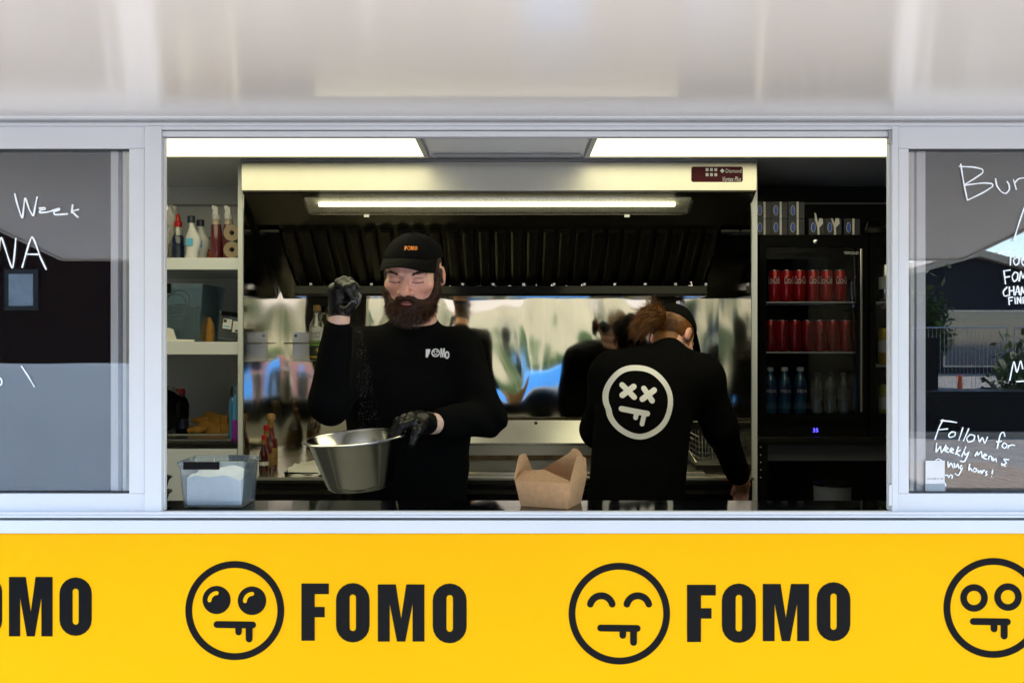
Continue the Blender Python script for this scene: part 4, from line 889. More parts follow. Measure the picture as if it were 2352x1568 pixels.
# cans
def can(label, loc, m, text, tm, vertical, group, h=.128, r=.0262):
    t = thing('soda_can', label, 'can', loc, group); c = Vector(loc)
    part('body', MB().lathe([(0, .003), (r*.78, 0), (r*.84, .002), (r, .010), (r, h-.013), (r*.84, h-.003), (r*.84, h), (r*.80, h-.001), (r*.78, h-.005), (0, h-.005)], c, 24), m, t)
    part('rim', MB().lathe([(r*.81, h-.0025), (r*.86, h-.0025), (r*.86, h+.0008), (r*.81, h+.0008), (r*.81, h-.0025)], c, 24), 'can_metal', t)
    if vertical: part('script', wrap_text(text, c, r+.0004, .018, h-.02, -.42, .42, .3, True), tm, t)
    else: part('script', wrap_text(text, c, r+.0004, h*.56, h*.80, -1.15, 1.05, .3), tm, t)
    return t
Yc = FY+.085
rows = [(1779, -.5), (1807, .55), (1836, .1), (1867, .35), (1898, -.35), (1929, .3)]
g1 = can('red soda can with white script on the upper fridge shelf', (0, 0, 0), 'red_can', 'Coca-Cola', 'white_ink', False, 'red cans on the upper fridge shelf')
for i, (px, rz) in enumerate(rows):
    loc = (PX(px, Yc), Yc, zr[0]+.0002)
    if i == 0: g1.location = loc; g1.rotation_euler.z = rz
    else: dup(g1, loc, rz)
g2 = can('red soda can with black script running up its side on the lower fridge shelf', (0, 0, 0), 'red_can_dark', 'Coca-Cola', 'black_ink', True, 'red cans on the lower fridge shelf')
for i, px in enumerate((1770, 1797, 1826, 1855, 1884, 1913, 1942)):
    loc = (PX(px, Yc), Yc, zr[1]+.0002); rz = random.uniform(-.25, .25)
    if i == 0: g2.location = loc; g2.rotation_euler.z = rz
    else: dup(g2, loc, rz)
# bottles
def water(label, group):
    t = thing('water_bottle', label, 'bottle', (0, 0, 0), group)
    part('body', MB().lathe([(0, 0), (.024, 0), (.0265, .004)]+[(.0265-(.0018 if k % 2 else 0), .01+.007*k) for k in range(13)]+[(.0265, .105), (.0265, .15), (.022, .175), (.012, .195), (.0115, .205), (0, .205)], (0, 0, 0), 20), 'blue_liquid', t)
    part('cap', MB().lathe([(.0135, .2053), (.014, .207), (.0135, .221), (0, .222)], (0, 0, 0), 16), 'alu', t)
    part('label', MB().lathe([(.0271, .105), (.0271, .150)], (0, 0, 0), 20), 'blue_label', t)
    part('print', wrap_text('IMSDAL', (0, 0, 0), .0276, .118, .131, -.95, .95), 'white_ink', t)
    return t
wb = water('blue water bottle with white lettering at the bottom of the fridge', 'blue water bottles in the fridge')
for i, px in enumerate((1769, 1802, 1838)):
    loc = (PX(px, Yc), Yc, zr[2]+.0002)
    if i == 0: wb.location = loc
    else: dup(wb, loc, .1*i)
cb_ = bottle('clear_bottle', 'clear water bottle with pale label at the bottom of the fridge', (0, 0, 0), [(0, 0), (.021, 0), (.0235, .003), (.0235, .13), (.021, .155), (.011, .175), (.0105, .184), (0, .184)], 'water_clear',
    [('cap', [(.012, .1843), (.0125, .186), (.012, .199), (0, .2)], 'navy_plastic')], [('label', .09, .135, .0239, 'grey_plastic')], 'clear water bottles in the fridge')
for i, px in enumerate((1876, 1907, 1938)):
    loc = (PX(px, Yc), Yc, zr[2]+.0002)
    if i == 0: cb_.location = loc
    else: dup(cb_, loc, .2*i)
for px, zz, m, lb in ((2032, PZ(838, FY+.06), 'yellow_can', 'yellow drink can in the half hidden fridge'), (2034, zr[2], 'lime_can', 'lime green drink can in the half hidden fridge'), (2034, zr[0], 'can_metal', 'plain silver drink can in the half hidden fridge')):
    t = thing('drink_can', lb, 'can', (PX(px, Yc), Yc, zz+.0003)); r = .0262; h = .15
    part('body', MB().lathe([(0, .003), (r*.78, 0), (r, .010), (r, h-.013), (r*.84, h-.003), (r*.84, h), (0, h-.004)], (PX(px, Yc), Yc, zz+.0003), 20), m, t)
    part('label', MB().lathe([(r+.0003, .05), (r+.0003, .10)], (PX(px, Yc), Yc, zz+.0003), 20), 'white_plastic', t)
# cups stuck beside the jamb
c = Vector((PX(2046, FY-.06), FY-.06, 0))
# cartons on top of the fridge
def carton(label, px, row, torn=0, group=None):
    Y = FY+.05; x0 = PX(px-17, Y); w_ = .066; h_ = PZ(493, Y)-PZ(532, Y)-.0012; z0 = fz1+.0006+row*(h_+.0008)
    t = thing('carton', label, 'carton', (x0+w_/2, Y+.05, z0), group)
    part('box', MB().box(x0, x0+w_*.50, Y, Y+.12, z0, z0+h_).box(x0+w_*.62, x0+w_, Y+.004, Y+.12, z0, z0+h_*.98).box(x0+w_*.5002, x0+w_*.6198, Y+.01, Y+.119, z0+.001, z0+h_*.97), 'navy_carton', t, smooth=False)
    if torn:
        part('torn_flap', MB().prism([(x0+w_*.52, z0+.002), (x0+w_*.64, z0+.002), (x0+w_*.62, z0+h_*.45), (x0+w_*.85, z0+h_*.7), (x0+w_*.82, z0+h_*1.0), (x0+w_*.62, z0+h_*1.02), (x0+w_*.55, z0+h_*.72), (x0+w_*.42, z0+h_*(1.3 if torn == 1 else 1.0)), (x0+w_*.32, z0+h_*(1.36 if torn == 1 else 1.02)), (x0+w_*.36, z0+h_*.9), (x0+w_*.5, z0+h_*.5)], Y-.004, Y-.001, 'y'), 'carton_white', t, smooth=False)
    else:
        part('white_edge', MB().box(x0+w_*.5002, x0+w_*.62, Y-.002, Y+.0095, z0+.0005, z0+h_*1.0), 'carton_white', t, smooth=False)
    oc = (x0+w_*.27, z0+h_*.48)
    part('oval', MB().prism([(oc[0]+.009*math.cos(2*math.pi*k/24), oc[1]+.020*math.sin(2*math.pi*k/24)) for k in range(24)], Y-.0008, Y-.0001, 'y'), 'white_ink', t, smooth=False)
    part('oval', MB().prism([(oc[0]+.008*math.cos(2*math.pi*k/24), oc[1]+.019*math.sin(2*math.pi*k/24)) for k in range(24)], Y-.0016, Y-.0009, 'y'), 'oval_blue', t, smooth=False)
for px, wh in ((1752, 'beside the steel partition'), (1789, 'in the middle of the stack'), (1828, 'next to the torn cartons')):
    carton('dark carton with blue oval, lower row, '+wh, px, 0, 0, 'cartons stacked on the fridge')
    carton('dark carton with blue oval, upper row, '+wh, px, 1, 0, 'cartons stacked on the fridge')
carton('dark carton with tall torn white flap on the fridge', 1875, 0, 1)
carton('dark carton with short torn white flap on the fridge', 1913, 0, 2)
carton('dark carton with straight white edge beside the torn cartons', 1956, 0, 0)
c = P(2015, 530, 1.78); c.z = fz1+.0008
bb = thing('black_bag', 'small black bag with a strap on the hidden fridge', 'bag', c)
part('pouch', MB().lathe([(0, 0), (.05, 0), (.06, .01), (.055, .03), (.03, .04), (0, .042)], c, 18, None, 1.2, .8), 'black_plastic', bb)
part('strap', MB().tube([c+Vector((-.055, -.02, .02)), c+Vector((-.045, -.02, .055)), c+Vector((-.01, -.02, .062)), c+Vector((.01, -.02, .035))], .006, 8), 'black_gloss', bb)
# table under the fridges, bucket and jars
TZ = fz0-.001
tb = thing('fridge_table', 'dark steel table carrying the two fridges', 'table', (1.5, 1.95, .30))
part('top', MB().box(XR1+.003, BX-.064, 1.64, YB-.008, TZ-.022, TZ), 'steel_dark', tb, bevel=.002)
part('apron', MB().box(XR1+.02, BX-.08, 1.70, 1.72, TZ-.10, TZ-.0225), 'grey_plastic', tb)
for x in (XR1+.03, BX-.10):
    for y in (1.70, 2.2): part('leg', MB().box(x-.02, x+.02, y-.018, y+.022, .301, TZ-.0225), 'steel_dark', tb)
for i in range(5): part('rivet', MB().lathe([(.004, 0), (.003, .002), (0, .003)], (XR1+.014, 1.648, TZ-.04-.03*i), 8, Matrix.Rotation(R(90), 3, 'X')), 'steel', tb)
lowz = PZ(1188, 1.2)
bs = thing('back_counter', 'low black counter below the fridges behind the serving opening', 'counter', (1.3, 1.2, .30))
part('top', MB().box(PX(1742, 1.2), 1.6, .95, 1.45, lowz-.02, lowz), 'black_plastic', bs)
part('front', MB().box(PX(1745, 1.2), 1.58, .97, 1.43, .301, lowz-.0205), 'black_plastic', bs)
c = Vector((PX(1912, 1.15), 1.15, lowz+.0005)); hbk = PZ(1108, 1.15)-lowz
bu = thing('bucket', 'dark blue round bucket on the low counter under the fridges', 'bucket', c)
part('wall', MB().lathe([(0, 0), (.060, 0), (.064, hbk), (.060, hbk), (.056, .004), (0, .004)], c, 28), 'grey_plastic', bu)
part('rim', MB().lathe([(.0642, hbk-.008), (.067, hbk-.006), (.067, hbk), (.0642, hbk)], c, 28), 'black_gloss', bu)
c = Vector((PX(1772, 1.15), 1.15, lowz+.0005))
bottle('shaker', 'small grey ribbed jar beside the partition under the fridges', c, [(0, 0), (.026, 0), (.024, .05), (.021, .055), (0, .055)], 'grey_plastic', cat='jar')
# plastic cups stacked by the right jamb
c = Vector((PX(2043, 1.5), 1.5, PZ(702, 1.5)))
cs = thing('cup_rack', 'black wall holder with translucent cups by the right window jamb', 'cup holder', c)
part('holder', MB().box(c[0]-.012, c[0]+.06, 1.44, 1.56, c[2]-.012, c[2]), 'steel', cs); part('stem', MB().box(c[0]+.05, c[0]+.06, 1.49, 1.51, c[2]-.9, c[2]-.012), 'steel_dark', cs); part('foot', MB().box(c[0]-.02, c[0]+.1, 1.43, 1.57, .301, .32).box(c[0]+.05, c[0]+.06, 1.49, 1.51, .32, c[2]-.9), 'steel_dark', cs)
for k in range(3): part('cup', MB().lathe([(.020, .0), (.030, .07), (.031, .07), (.031, .073), (.020, .0)], (c[0]+.026, 1.5, c[2]+.001+.022*k), 22), 'clear_plastic', cs)
# ------------------------------------------------------------------ distance-field sculpting
def grid_pts(lo, hi, h):
    ax = [np.arange(lo[i], hi[i]+h, h, dtype=np.float32) for i in range(3)]
    return np.stack(np.meshgrid(*ax, indexing='ij'), -1), h, np.array(lo, np.float32)
def nrm(q): return np.sqrt(np.einsum('...i,...i', q, q))
def caps(Pt, a, b, ra, rb=None):
    rb = ra if rb is None else rb; a = np.array(a, np.float32); b = np.array(b, np.float32); ab = b-a
    t = np.clip(((Pt-a) @ ab)/float(ab @ ab), 0, 1)
    return nrm(Pt-a-t[..., None]*ab)-((rb-ra)*t+ra)
def chain(Pt, pts, rs, k=.01):
    f = None
    for i in range(len(pts)-1):
        g = caps(Pt, pts[i], pts[i+1], rs[i], rs[i+1]); f = g if f is None else smin(f, g, k)
    return f
def ell(Pt, c, r):
    q = Pt-np.array(c, np.float32); r = np.array(r, np.float32)
    q = q/r; k0 = nrm(q); q /= r; k1 = nrm(q)
    return k0*(k0-1)/np.maximum(k1, 1e-6)
def smin(a, b, k):
    h = np.clip(.5+.5*(b-a)/k, 0, 1); return b+(a-b)*h-k*h*(1-h)
def smax(a, b, k): return -smin(-a, -b, k)
def nets(Fv, lo, h):
    s = Fv < 0; nx, ny, nz = Fv.shape; cs = (nx-1, ny-1, nz-1)
    def cn(o): return Fv[o[0]:o[0]+cs[0], o[1]:o[1]+cs[1], o[2]:o[2]+cs[2]]
    acc = np.zeros(cs+(3,), np.float32); cnt = np.zeros(cs, np.int32)
    C = [(i, j, k) for i in (0, 1) for j in (0, 1) for k in (0, 1)]
    for a in C:
        for ax in range(3):
            if a[ax]: continue
            b = list(a); b[ax] = 1; b = tuple(b); fa, fb = cn(a), cn(b); m = (fa < 0) != (fb < 0)
            t = np.where(m, fa/np.where(m, fa-fb, 1), 0)
            for d in range(3): acc[..., d] += np.where(m, a[d]+(t if d == ax else 0), 0)
            cnt += m
    act = cnt > 0; idx = -np.ones(cs, np.int64); idx[act] = np.arange(act.sum())
    cell = np.argwhere(act).astype(np.float32); V = (cell+acc[act]/cnt[act][:, None])*h+lo
    faces = []
    for ax in range(3):
        u, v = [d for d in range(3) if d != ax]
        sl0 = [slice(1, -1)]*3; sl0[ax] = slice(0, -1); sl1 = list(sl0); sl1[ax] = slice(1, None)
        s0, s1 = s[tuple(sl0)], s[tuple(sl1)]; e = np.argwhere(s0 != s1)
        if len(e) == 0: continue
        flip = s0[s0 != s1]
        base = e.copy(); base[:, u] += 1; base[:, v] += 1
        def at(du, dv):
            q = base.copy(); q[:, u] -= du; q[:, v] -= dv; return idx[q[:, 0], q[:, 1], q[:, 2]]
        quad = np.stack([at(1, 1), at(0, 1), at(0, 0), at(1, 0)], 1)
        if ax == 1: flip = ~flip
        quad[~flip] = quad[~flip][:, ::-1]; faces.append(quad)
    return V, np.concatenate(faces)
def np_part(name, shells, m, parent, col=None, label=None, kind=None):
    """one mesh from one or more (verts, faces) shells in world space"""
    loc = np.array(WL[parent.name], np.float32); V = []; Fc = []; n = 0
    for v, f in shells: V.append(v-loc); Fc.append(np.asarray(f)+n); n += len(v)
    V = np.concatenate(V); me = bpy.data.meshes.new(name)
    me.from_pydata(V.tolist(), [], np.concatenate(Fc).tolist()); me.update(); me.shade_smooth()
    me.materials.append(MATS[m])
    if col is not None:
        a = me.color_attributes.new('Col', 'FLOAT_COLOR', 'POINT'); a.data.foreach_set('color', np.concatenate([col, np.ones((len(col), 1))], 1).astype(np.float32).ravel())
    o = bpy.data.objects.new(name, me); COL.objects.link(o); o.parent = parent; WL[o.name] = Vector(WL[parent.name])
    if label: o['label'] = label
    if kind: o['kind'] = kind
    return o
def strands(V, N, dirs, lens, w, rng, bend=.3, seg=3):
    """thin tapered hairs rooted at V"""
    n = len(V); side = np.cross(dirs, rng.normal(size=(n, 3))); side /= np.linalg.norm(side, axis=1)[:, None]
    bv = rng.normal(size=(n, 3)); pts = []
    for k in range(seg+1):
        t = k/seg; c = V+dirs*(lens*t)[:, None]+bv*(lens*bend*t*t*.5)[:, None]; wd = (w*(1-.85*t))
        pts.append(c-side*wd[:, None] if hasattr(wd, 'shape') else c-side*wd); pts.append(c+side*wd[:, None] if hasattr(wd, 'shape') else c+side*wd)
    A = np.stack(pts, 1).reshape(-1, 3); b = np.arange(n)[:, None]*(2*(seg+1)); fs = []
    for k in range(seg): fs.append(b+np.array([[2*k, 2*k+1, 2*k+3, 2*k+2]]))
    return A, np.concatenate(fs)
def sample(V, Q, n, rng, mask=None):
    a, b, c, d = (V[Q[:, i]] for i in range(4)); nr = np.cross(c-a, d-b); ar = np.linalg.norm(nr, axis=1); nr = nr/np.maximum(ar, 1e-12)[:, None]
    w_ = ar.copy()
    if mask is not None: w_ = w_*mask((a+c)/2)
    i = rng.choice(len(Q), n, p=w_/w_.sum()); u = rng.random((n, 1)); v = rng.random((n, 1))
    return (a[i]*(1-u)+b[i]*u)*(1-v)+(d[i]*(1-u)+c[i]*u)*v, nr[i]
class Frame:
    """head frame: x to the picture's right, y out of the face, z up"""
    def __init__(s, c, yaw, pitch, roll, base=0., sc=(1, 1, 1)):
        s.S = np.array(sc, np.float32)
        Rm = Matrix.Rotation(R(base+yaw), 3, 'Z') @ Matrix.Rotation(R(roll), 3, 'Y') @ Matrix.Rotation(R(pitch), 3, 'X')
        s.c = np.array(c, np.float32); M_ = np.array(Rm, np.float32); s.A = M_ @ np.diag([1, -1, 1]).astype(np.float32)
    def inv(s, Pt): return ((Pt-s.c) @ s.A)/s.S
    def fw(s, q): return (np.asarray(q, np.float32)*s.S) @ s.A.T+s.c
    def d(s, q): return np.asarray(q, np.float32) @ s.A.T
RNG = np.random.default_rng(5)

def head_field(q, neck_to=(0, -.05, -.22), man=True):
    f = ell(q, (0, -.012, .030), (.076, .097, .080))
    f = smin(f, ell(q, (0, .024, -.04), (.061, .066, .084)), .03)
    f = smin(f, ell(q, (0, .050, -.092), (.036, .036, .030)), .03)
    for s in (-1, 1):
        f = smin(f, ell(q, (s*.043, .058, -.022), (.024, .024, .020)), .02)
        f = smin(f, caps(q, (s*.012, .084, .020), (s*.048, .070, .018), .009, .007), .012)
        f = smax(f, -ell(q, (s*.032, .100, .000), (.020, .017, .012)), .012)
        f = smin(f, ell(q, (s*.032, .0735, -.001), (.0175, .014, .0125)), .004)
        f = smin(f, ell(q, (s*.0145, .0975, -.036), (.0095, .011, .0085)), .005)
        er = ell(q, (s*.079, -.012, -.010), (.010, .019, .031)); er = smax(er, -ell(q, (s*.089, -.006, -.006), (.006, .010, .018)), .005)
        f = smin(f, er, .006)
    f = smin(f, caps(q, (0, .085, .012), (0, .114, -.031), .008, .0135), .008)
    f = smin(f, caps(q, (-.017, .0855, -.0655), (.017, .0855, -.0655), .0058), .006)
    f = smin(f, caps(q, (-.014, .0850, -.0755), (.014, .0850, -.0755), .0068), .005)
    f = smin(f, caps(q, (0, -.025, -.05), neck_to, .060 if man else .05, .064 if man else .055), .03)
    return f
def lerp_col(c, tgt, w_): return c*(1-w_[:, None])+np.array(tgt, np.float32)*w_[:, None]
def head_mesh(fr, man, neck_to):
    lo, hi = fr.c-np.array((.15, .18, .21), np.float32), fr.c+np.array((.15, .18, .16), np.float32); h = .0027
    Pt, h, lo_ = grid_pts(lo, hi, h); q = fr.inv(Pt.reshape(-1, 3)).reshape(Pt.shape)
    V, Q = nets(head_field(q, neck_to, man), lo_, h); L = fr.inv(V)
    c = np.tile(np.array((.86, .51, .41), np.float32), (len(V), 1))
    x, y, z = np.abs(L[:, 0]), L[:, 1], L[:, 2]
    g = lambda cx, cy, cz, r: np.exp(-((x-cx)**2+(y-cy)**2+(z-cz)**2)/(r*r))
    red = g(0, .11, -.032, .020)*.8+g(.045, .07, -.035, .028)*.65+g(.075, -.01, -.01, .03)*.7+g(0, .09, .055, .05)*.3
    c = lerp_col(c, (.84, .33, .25), np.clip(red, 0, .8))
    lip = (np.abs(z+.071) < .0095-.022*x*x/.0004*.02) & (x < .023) & (y > .075); c[lip] = (.45, .145, .125)
    seam = (np.abs(z+.0705+.0008) < .0014) & (x < .021) & (y > .075); c[seam] = (.12, .03, .03)
    lash = (np.abs(z+.0085-((x-.032)**2)*6) < .0016) & (np.abs(x-.032) < .0165) & (y > .055); c[lash] = (.09, .035, .025)
    crease = (np.abs(z-.0075+((x-.032)**2)*8) < .0011) & (np.abs(x-.032) < .016) & (y > .055); c[crease] = (.60, .33, .25)
    hairz = (z > .03-.0*x) & (y < .045) | ((y < -.035) & (z > -.095)) | ((x > .060) & (y > -.002) & (y < .035) & (z > -.03))
    c[hairz] = (.05, .024, .014) if man else (.22, .085, .02)
    return V, Q, c
def cap_shape(fr, parent, cut=.050, vis=True, up=0., droop=.030, top=.0985):
    lo, hi = fr.c-np.array((.14, .15, .13), np.float32), fr.c+np.array((.14, .15, .16), np.float32); Pt, h, lo_ = grid_pts(lo, hi, .003); q = fr.inv(Pt.reshape(-1, 3)).reshape(Pt.shape)
    f = ell(q, (0, -.012, .033), (.0835, .1055, top))
    a = np.arctan2(q[..., 0], q[..., 1]+.012); f = f+.0012*np.cos(a*3)**40*-1
    f = smax(f, -(q[..., 2]-(cut-.002-.16*np.clip(.05-q[..., 1], 0, .16))), .004)
    f = smin(f, ell(q, (0, -.012, .034+top), (.007, .007, .004)), .002)
    V, Q = nets(f, lo_, h); crown = np_part('cap_crown', [(V, Q)], 'cap_black', parent)
    def visor(u, v, t=0.):
        th = (u-.5)*2*R(72); bx_, by = .080*math.sin(th), -.012+.1035*math.cos(th); ext = .074*max(0., math.cos(th))**.55
        x = bx_*(1+.02*v); y = by+ext*v; z = cut+.008+up*v-droop*(math.sin(th)**2)*(.35+.65*v)+.006*math.sin(math.pi*v)-t
        return tuple(fr.fw((x, y, z)))
    m = MB().grid(lambda u, v: visor(u, v), 28, 10).grid(lambda u, v: visor(u, v, .004), 28, 10)
    nu, nv = 28, 10; N_ = (nu+1)*(nv+1); rim = [nv*(nu+1)+i for i in range(nu+1)]
    m.f += [(rim[i], rim[i+1], N_+rim[i+1], N_+rim[i]) for i in range(nu)]
    part('cap_visor', m, 'cap_black', crown, sharp=60)
    return crown, (V, Q)
BVHS = {}
def conform(mb, VQ, eps=.0022, direction=(0, 1, 0), start=-3):
    if id(VQ) not in BVHS: BVHS[id(VQ)] = BVHTree.FromPolygons(VQ[0].tolist(), VQ[1].tolist())
    bvh = BVHS[id(VQ)]; out = []; d = Vector(direction)
    for v in mb.v:
        o_ = Vector(v)-d*1.2; hit = bvh.ray_cast(o_, d, 3.)
        out.append(tuple(hit[0]-d*eps) if hit[0] is not None else None)
    ys = [o_ for o_ in out if o_ is not None]
    mb.f = [f for f in mb.f if all(out[i] is not None for i in f)]
    mb.v = [o_ if o_ is not None else (0, 0, 0) for o_ in out]; return mb
def wrinkle(Pt, amp, seed, freq=28):
    r = np.random.default_rng(seed); f = 0
    for i in range(5):
        d = r.normal(size=3); d /= np.linalg.norm(d); k = freq*(.6+.5*i); warp = np.sin(Pt @ (r.normal(size=3)*9).astype(np.float32))
        f = f+np.sin(Pt @ (d*k).astype(np.float32)+1.6*warp+r.random()*6)/(1+.6*i)
    return amp*f/2.5
def band(pts, w_, n=10):
    """flat band along a 2-d polyline, cut into short pieces so that it can follow cloth: returns MB with y = 0"""
    q = []
    for i in range(len(pts)-1):
        a, b = Vector(pts[i]), Vector(pts[i+1]); k = max(1, int((b-a).length/.008))
        q += [a.lerp(b, j/k) for j in range(k)]
    q.append(Vector(pts[-1])); m = MB(); vs = []
    for i, p_ in enumerate(q):
        t = (q[min(i+1, len(q)-1)]-q[max(i-1, 0)]).normalized(); nn = Vector((-t.y, t.x))
        for s in (-1, -.33, .33, 1): vs.append((p_.x+nn.x*w_/2*s, 0, p_.y+nn.y*w_/2*s))
    m.add(vs, [(4*i+j, 4*i+j+1, 4*i+5+j, 4*i+4+j) for i in range(len(q)-1) for j in range(3)])
    return m
def round_band(pts, w_):
    m = band(pts, w_)
    for e, o_ in ((pts[0], pts[1]), (pts[-1], pts[-2])):
        t = (Vector(e)-Vector(o_)).normalized(); a0 = math.atan2(t.y, t.x); vs = [(e[0], 0, e[1])]+[(e[0]+w_/2*math.cos(a0+R(-90+180*k/8)), 0, e[1]+w_/2*math.sin(a0+R(-90+180*k/8))) for k in range(9)]
        m.add(vs, [(0, k, k+1) for k in range(1, 9)])
    return m

# ------------------------------------------------------------------ the cook sprinkling salt
FLOOR = .30
MAN = thing('person', 'person in black cap and sweatshirt sprinkling salt over a steel bowl', 'person', (-.335, .88, FLOOR))
hc = (PX(949, .80), .80, 1.950); fr = Frame(hc, -9, 17, 1.5, 0., (1.12, 1.04, 1.0))
nb = np.array((PX(952, .88), .875, 1.76))
neck_to = tuple(fr.inv(nb[None].astype(np.float32))[0])
sR, eR, wR = (PX(832, .86), .86, 1.695), (PX(757, .60), .60, PZ(925, .60)), (PX(779, .55), .55, PZ(733, .55))
sL, eL, wL = (PX(1062, .86), .86, 1.695), (PX(1117, .74), .74, PZ(958, .74)), (PX(992, .56), .56, PZ(973, .56))
cX = -.325
def torso(Pt, g):
    f = ell(Pt, (cX, .885, 1.60), (.205+g, .125+g, .17+g))
    f = smin(f, ell(Pt, (cX-.005, .865, 1.38), (.185+g, .140+g, .22+g)), .10)
    f = smin(f, caps(Pt, (sR[0]+.03, .875, 1.70), (sL[0]-.03, .875, 1.70), .062+g), .06)
    f = smin(f, caps(Pt, (cX, .88, 1.70), (nb[0], nb[1], 1.79), .085+g*.6, .062+g*.4), .05)
    f = smin(f, ell(Pt, (cX-.005, .885, 1.18), (.175+g, .135+g, .14+g)), .08)
    return f
def arms(Pt, g, cuff=None):
    def mixp(a, b, t): return tuple(np.array(a)*(1-t)+np.array(b)*t)
    wr, wl = (wR, wL) if cuff is None else (mixp(eR, wR, cuff[0]), mixp(eL, wL, cuff[1]))
    e = .032 if cuff is None else .036
    f = chain(Pt, [sR, eR], [.062+g, .046+g], .03); f = smin(f, chain(Pt, [eR, wr], [.044+g, e+g*.75], .03), .03)
    f2 = chain(Pt, [sL, eL], [.062+g, .046+g], .03); f2 = smin(f2, chain(Pt, [eL, wl], [.044+g, e+g*.75], .03), .03)
    return f, f2
def legs(Pt, g, cx, cy, w_=.095):
    f = None
    for s in (-1, 1):
        a = chain(Pt, [(cx+s*w_, cy, 1.16), (cx+s*(w_+.01), cy-.01, .76), (cx+s*(w_+.015), cy+.01, FLOOR+.10)], [.09+g, .062+g, .045+g], .04); f = a if f is None else smin(f, a, .03)
    return f
# sweatshirt
Pt, h, lo_ = grid_pts((-.66, .46, 1.08), (.06, 1.08, 1.86), .0065)
ft = torso(Pt, .012); fa, fb = arms(Pt, .011, (.86, .80)); f = smin(smin(ft, fa, .045), fb, .045)
f = f+wrinkle(Pt, .0062, 3)+.0035*np.sin(Pt[..., 2]*55+12*np.sin(Pt[..., 0]*9))*np.exp(-((Pt[..., 0]-eL[0])**2+(Pt[..., 2]-eL[2])**2)/.02)
f = smax(f, 1.085-Pt[..., 2]+.01, .01)
f = np.where(Pt[..., 2] > 1.70, smax(f, -(np.linalg.norm(Pt-np.array((nb[0], nb[1]-.004, 1.822), np.float32), axis=-1)-.066), .008), f)
SW = nets(f, lo_, h); sw = np_part('sweatshirt', [SW], 'cloth_black', MAN)
# body: one mesh of skin from head to feet
hv, hq, hcx = head_mesh(fr, True, neck_to)
Pt, h, lo_ = grid_pts((-.62, .48, FLOOR+.06), (.02, 1.06, 1.84), .012)
ft = torso(Pt, -.004); fa, fb = arms(Pt, -.004); f = smin(smin(smin(ft, fa, .04), fb, .04), legs(Pt, -.004, cX-.005, .89), .05)
b1 = nets(f, lo_, h)
shells = [(hv, hq), b1]; cols = [hcx, np.tile(np.array((.86, .51, .41), np.float32), (len(b1[0]), 1))]
for e, w_, en in ((eR, wR, (PX(784, .54), .54, PZ(700, .54))), (eL, wL, (PX(962, .53), .53, PZ(972, .53)))):
    a = np.array(e)*.5+np.array(w_)*.5; lo = np.minimum(np.minimum(a, w_), en)-.05; hi = np.maximum(np.maximum(a, w_), en)+.05
    Pt, h, lo_ = grid_pts(lo, hi, .004); V, Q = nets(smin(caps(Pt, a, w_, .036, .0285), caps(Pt, w_, en, .028, .027), .01), lo_, h)
    shells.append((V, Q)); cols.append(np.tile(np.array((.80, .52, .42), np.float32), (len(V), 1)))
body = np_part('body', shells, 'skin', MAN, np.concatenate(cols))
# trousers and shoes
Pt, h, lo_ = grid_pts((-.60, .70, FLOOR+.03), (-.06, 1.08, 1.16), .012)
f = smin(legs(Pt, .014, cX-.005, .89), ell(Pt, (cX-.005, .885, 1.10), (.182, .142, .12)), .06); f = smax(f, Pt[..., 2]-1.13, .02)
np_part('trousers', [nets(f, lo_, h)], 'trouser', MAN)
for s in (-1, 1):
    part('shoe', MB().lathe([(0, 0), (.045, .0), (.048, .03), (.04, .07), (0, .10)], (cX+s*.105, .84, FLOOR+.0005), 16, None, 1, 2.6), 'black_plastic', MAN)
# cap, beard, brows
crown, CV = cap_shape(fr, MAN, cut=.060, up=-.006, droop=.046, top=.090)
q_local = lambda Pt: fr.inv(Pt.reshape(-1, 3)).reshape(Pt.shape)
Pt, h, lo_ = grid_pts(fr.c-np.array((.12, .18, .21), np.float32), fr.c+np.array((.12, .09, .04), np.float32), .003); q = q_local(Pt)
hf = head_field(q, neck_to)
bd = ell(q, (0, .050, -.090), (.057, .050, .042)); bd = smin(bd, ell(q, (0, .056, -.106), (.056, .044, .032)), .02)
for s in (-1, 1):
    bd = smin(bd, chain(q, [(s*.066, .010, -.012), (s*.062, .022, -.055), (s*.046, .045, -.092)], [.012, .019, .022], .01), .02)
bd = smax(bd, hf-.020-.05*np.clip(-.08-q[..., 2], 0, .06), .006)
bd = smax(bd, -ell(q, (0, .100, -.072), (.021, .028, .0072)), .004)
bd = smax(bd, -ell(q, (0, .100, -.026), (.062, .056, .038)), .005)
for s in (-1, 1): bd = smin(bd, smax(chain(q, [(s*.003, .101, -.0525), (s*.020, .0930, -.0585), (s*.034, .079, -.078)], [.0068, .0078, .011], .006), hf-.012, .004), .006)
bd = smax(bd, -ell(q, (0, .100, -.0715), (.019, .028, .0062)), .003)
bd = bd+wrinkle(q, .0022, 9, 120)
BV = nets(bd, lo_, h); beard = np_part('beard', [BV], 'beard', MAN)
vs, ns = sample(BV[0], BV[1], 7000, RNG, lambda c: (fr.inv(c)[:, 1] > -.01).astype(float))
L = fr.inv(vs); down = np.array((0, 0, -1.)); dirs = ns*.42+down*.75+np.stack([np.sign(L[:, 0])*.18*np.clip(np.abs(L[:, 0])/.05, 0, 1), -.12*np.ones(len(L)), np.zeros(len(L))], 1)+RNG.normal(size=(len(vs), 3))*.20
dirs /= np.linalg.norm(dirs, axis=1)[:, None]
ln = .007+.012*np.clip((-.05-L[:, 2])/.09, 0, 1)*RNG.uniform(.6, 1.4, len(L)); up_ = L[:, 2] > -.085; ln[up_] *= .75
grey = (L[:, 2] < -.098) & (np.abs(L[:, 0]) < .04) & (RNG.random(len(L)) < .6)
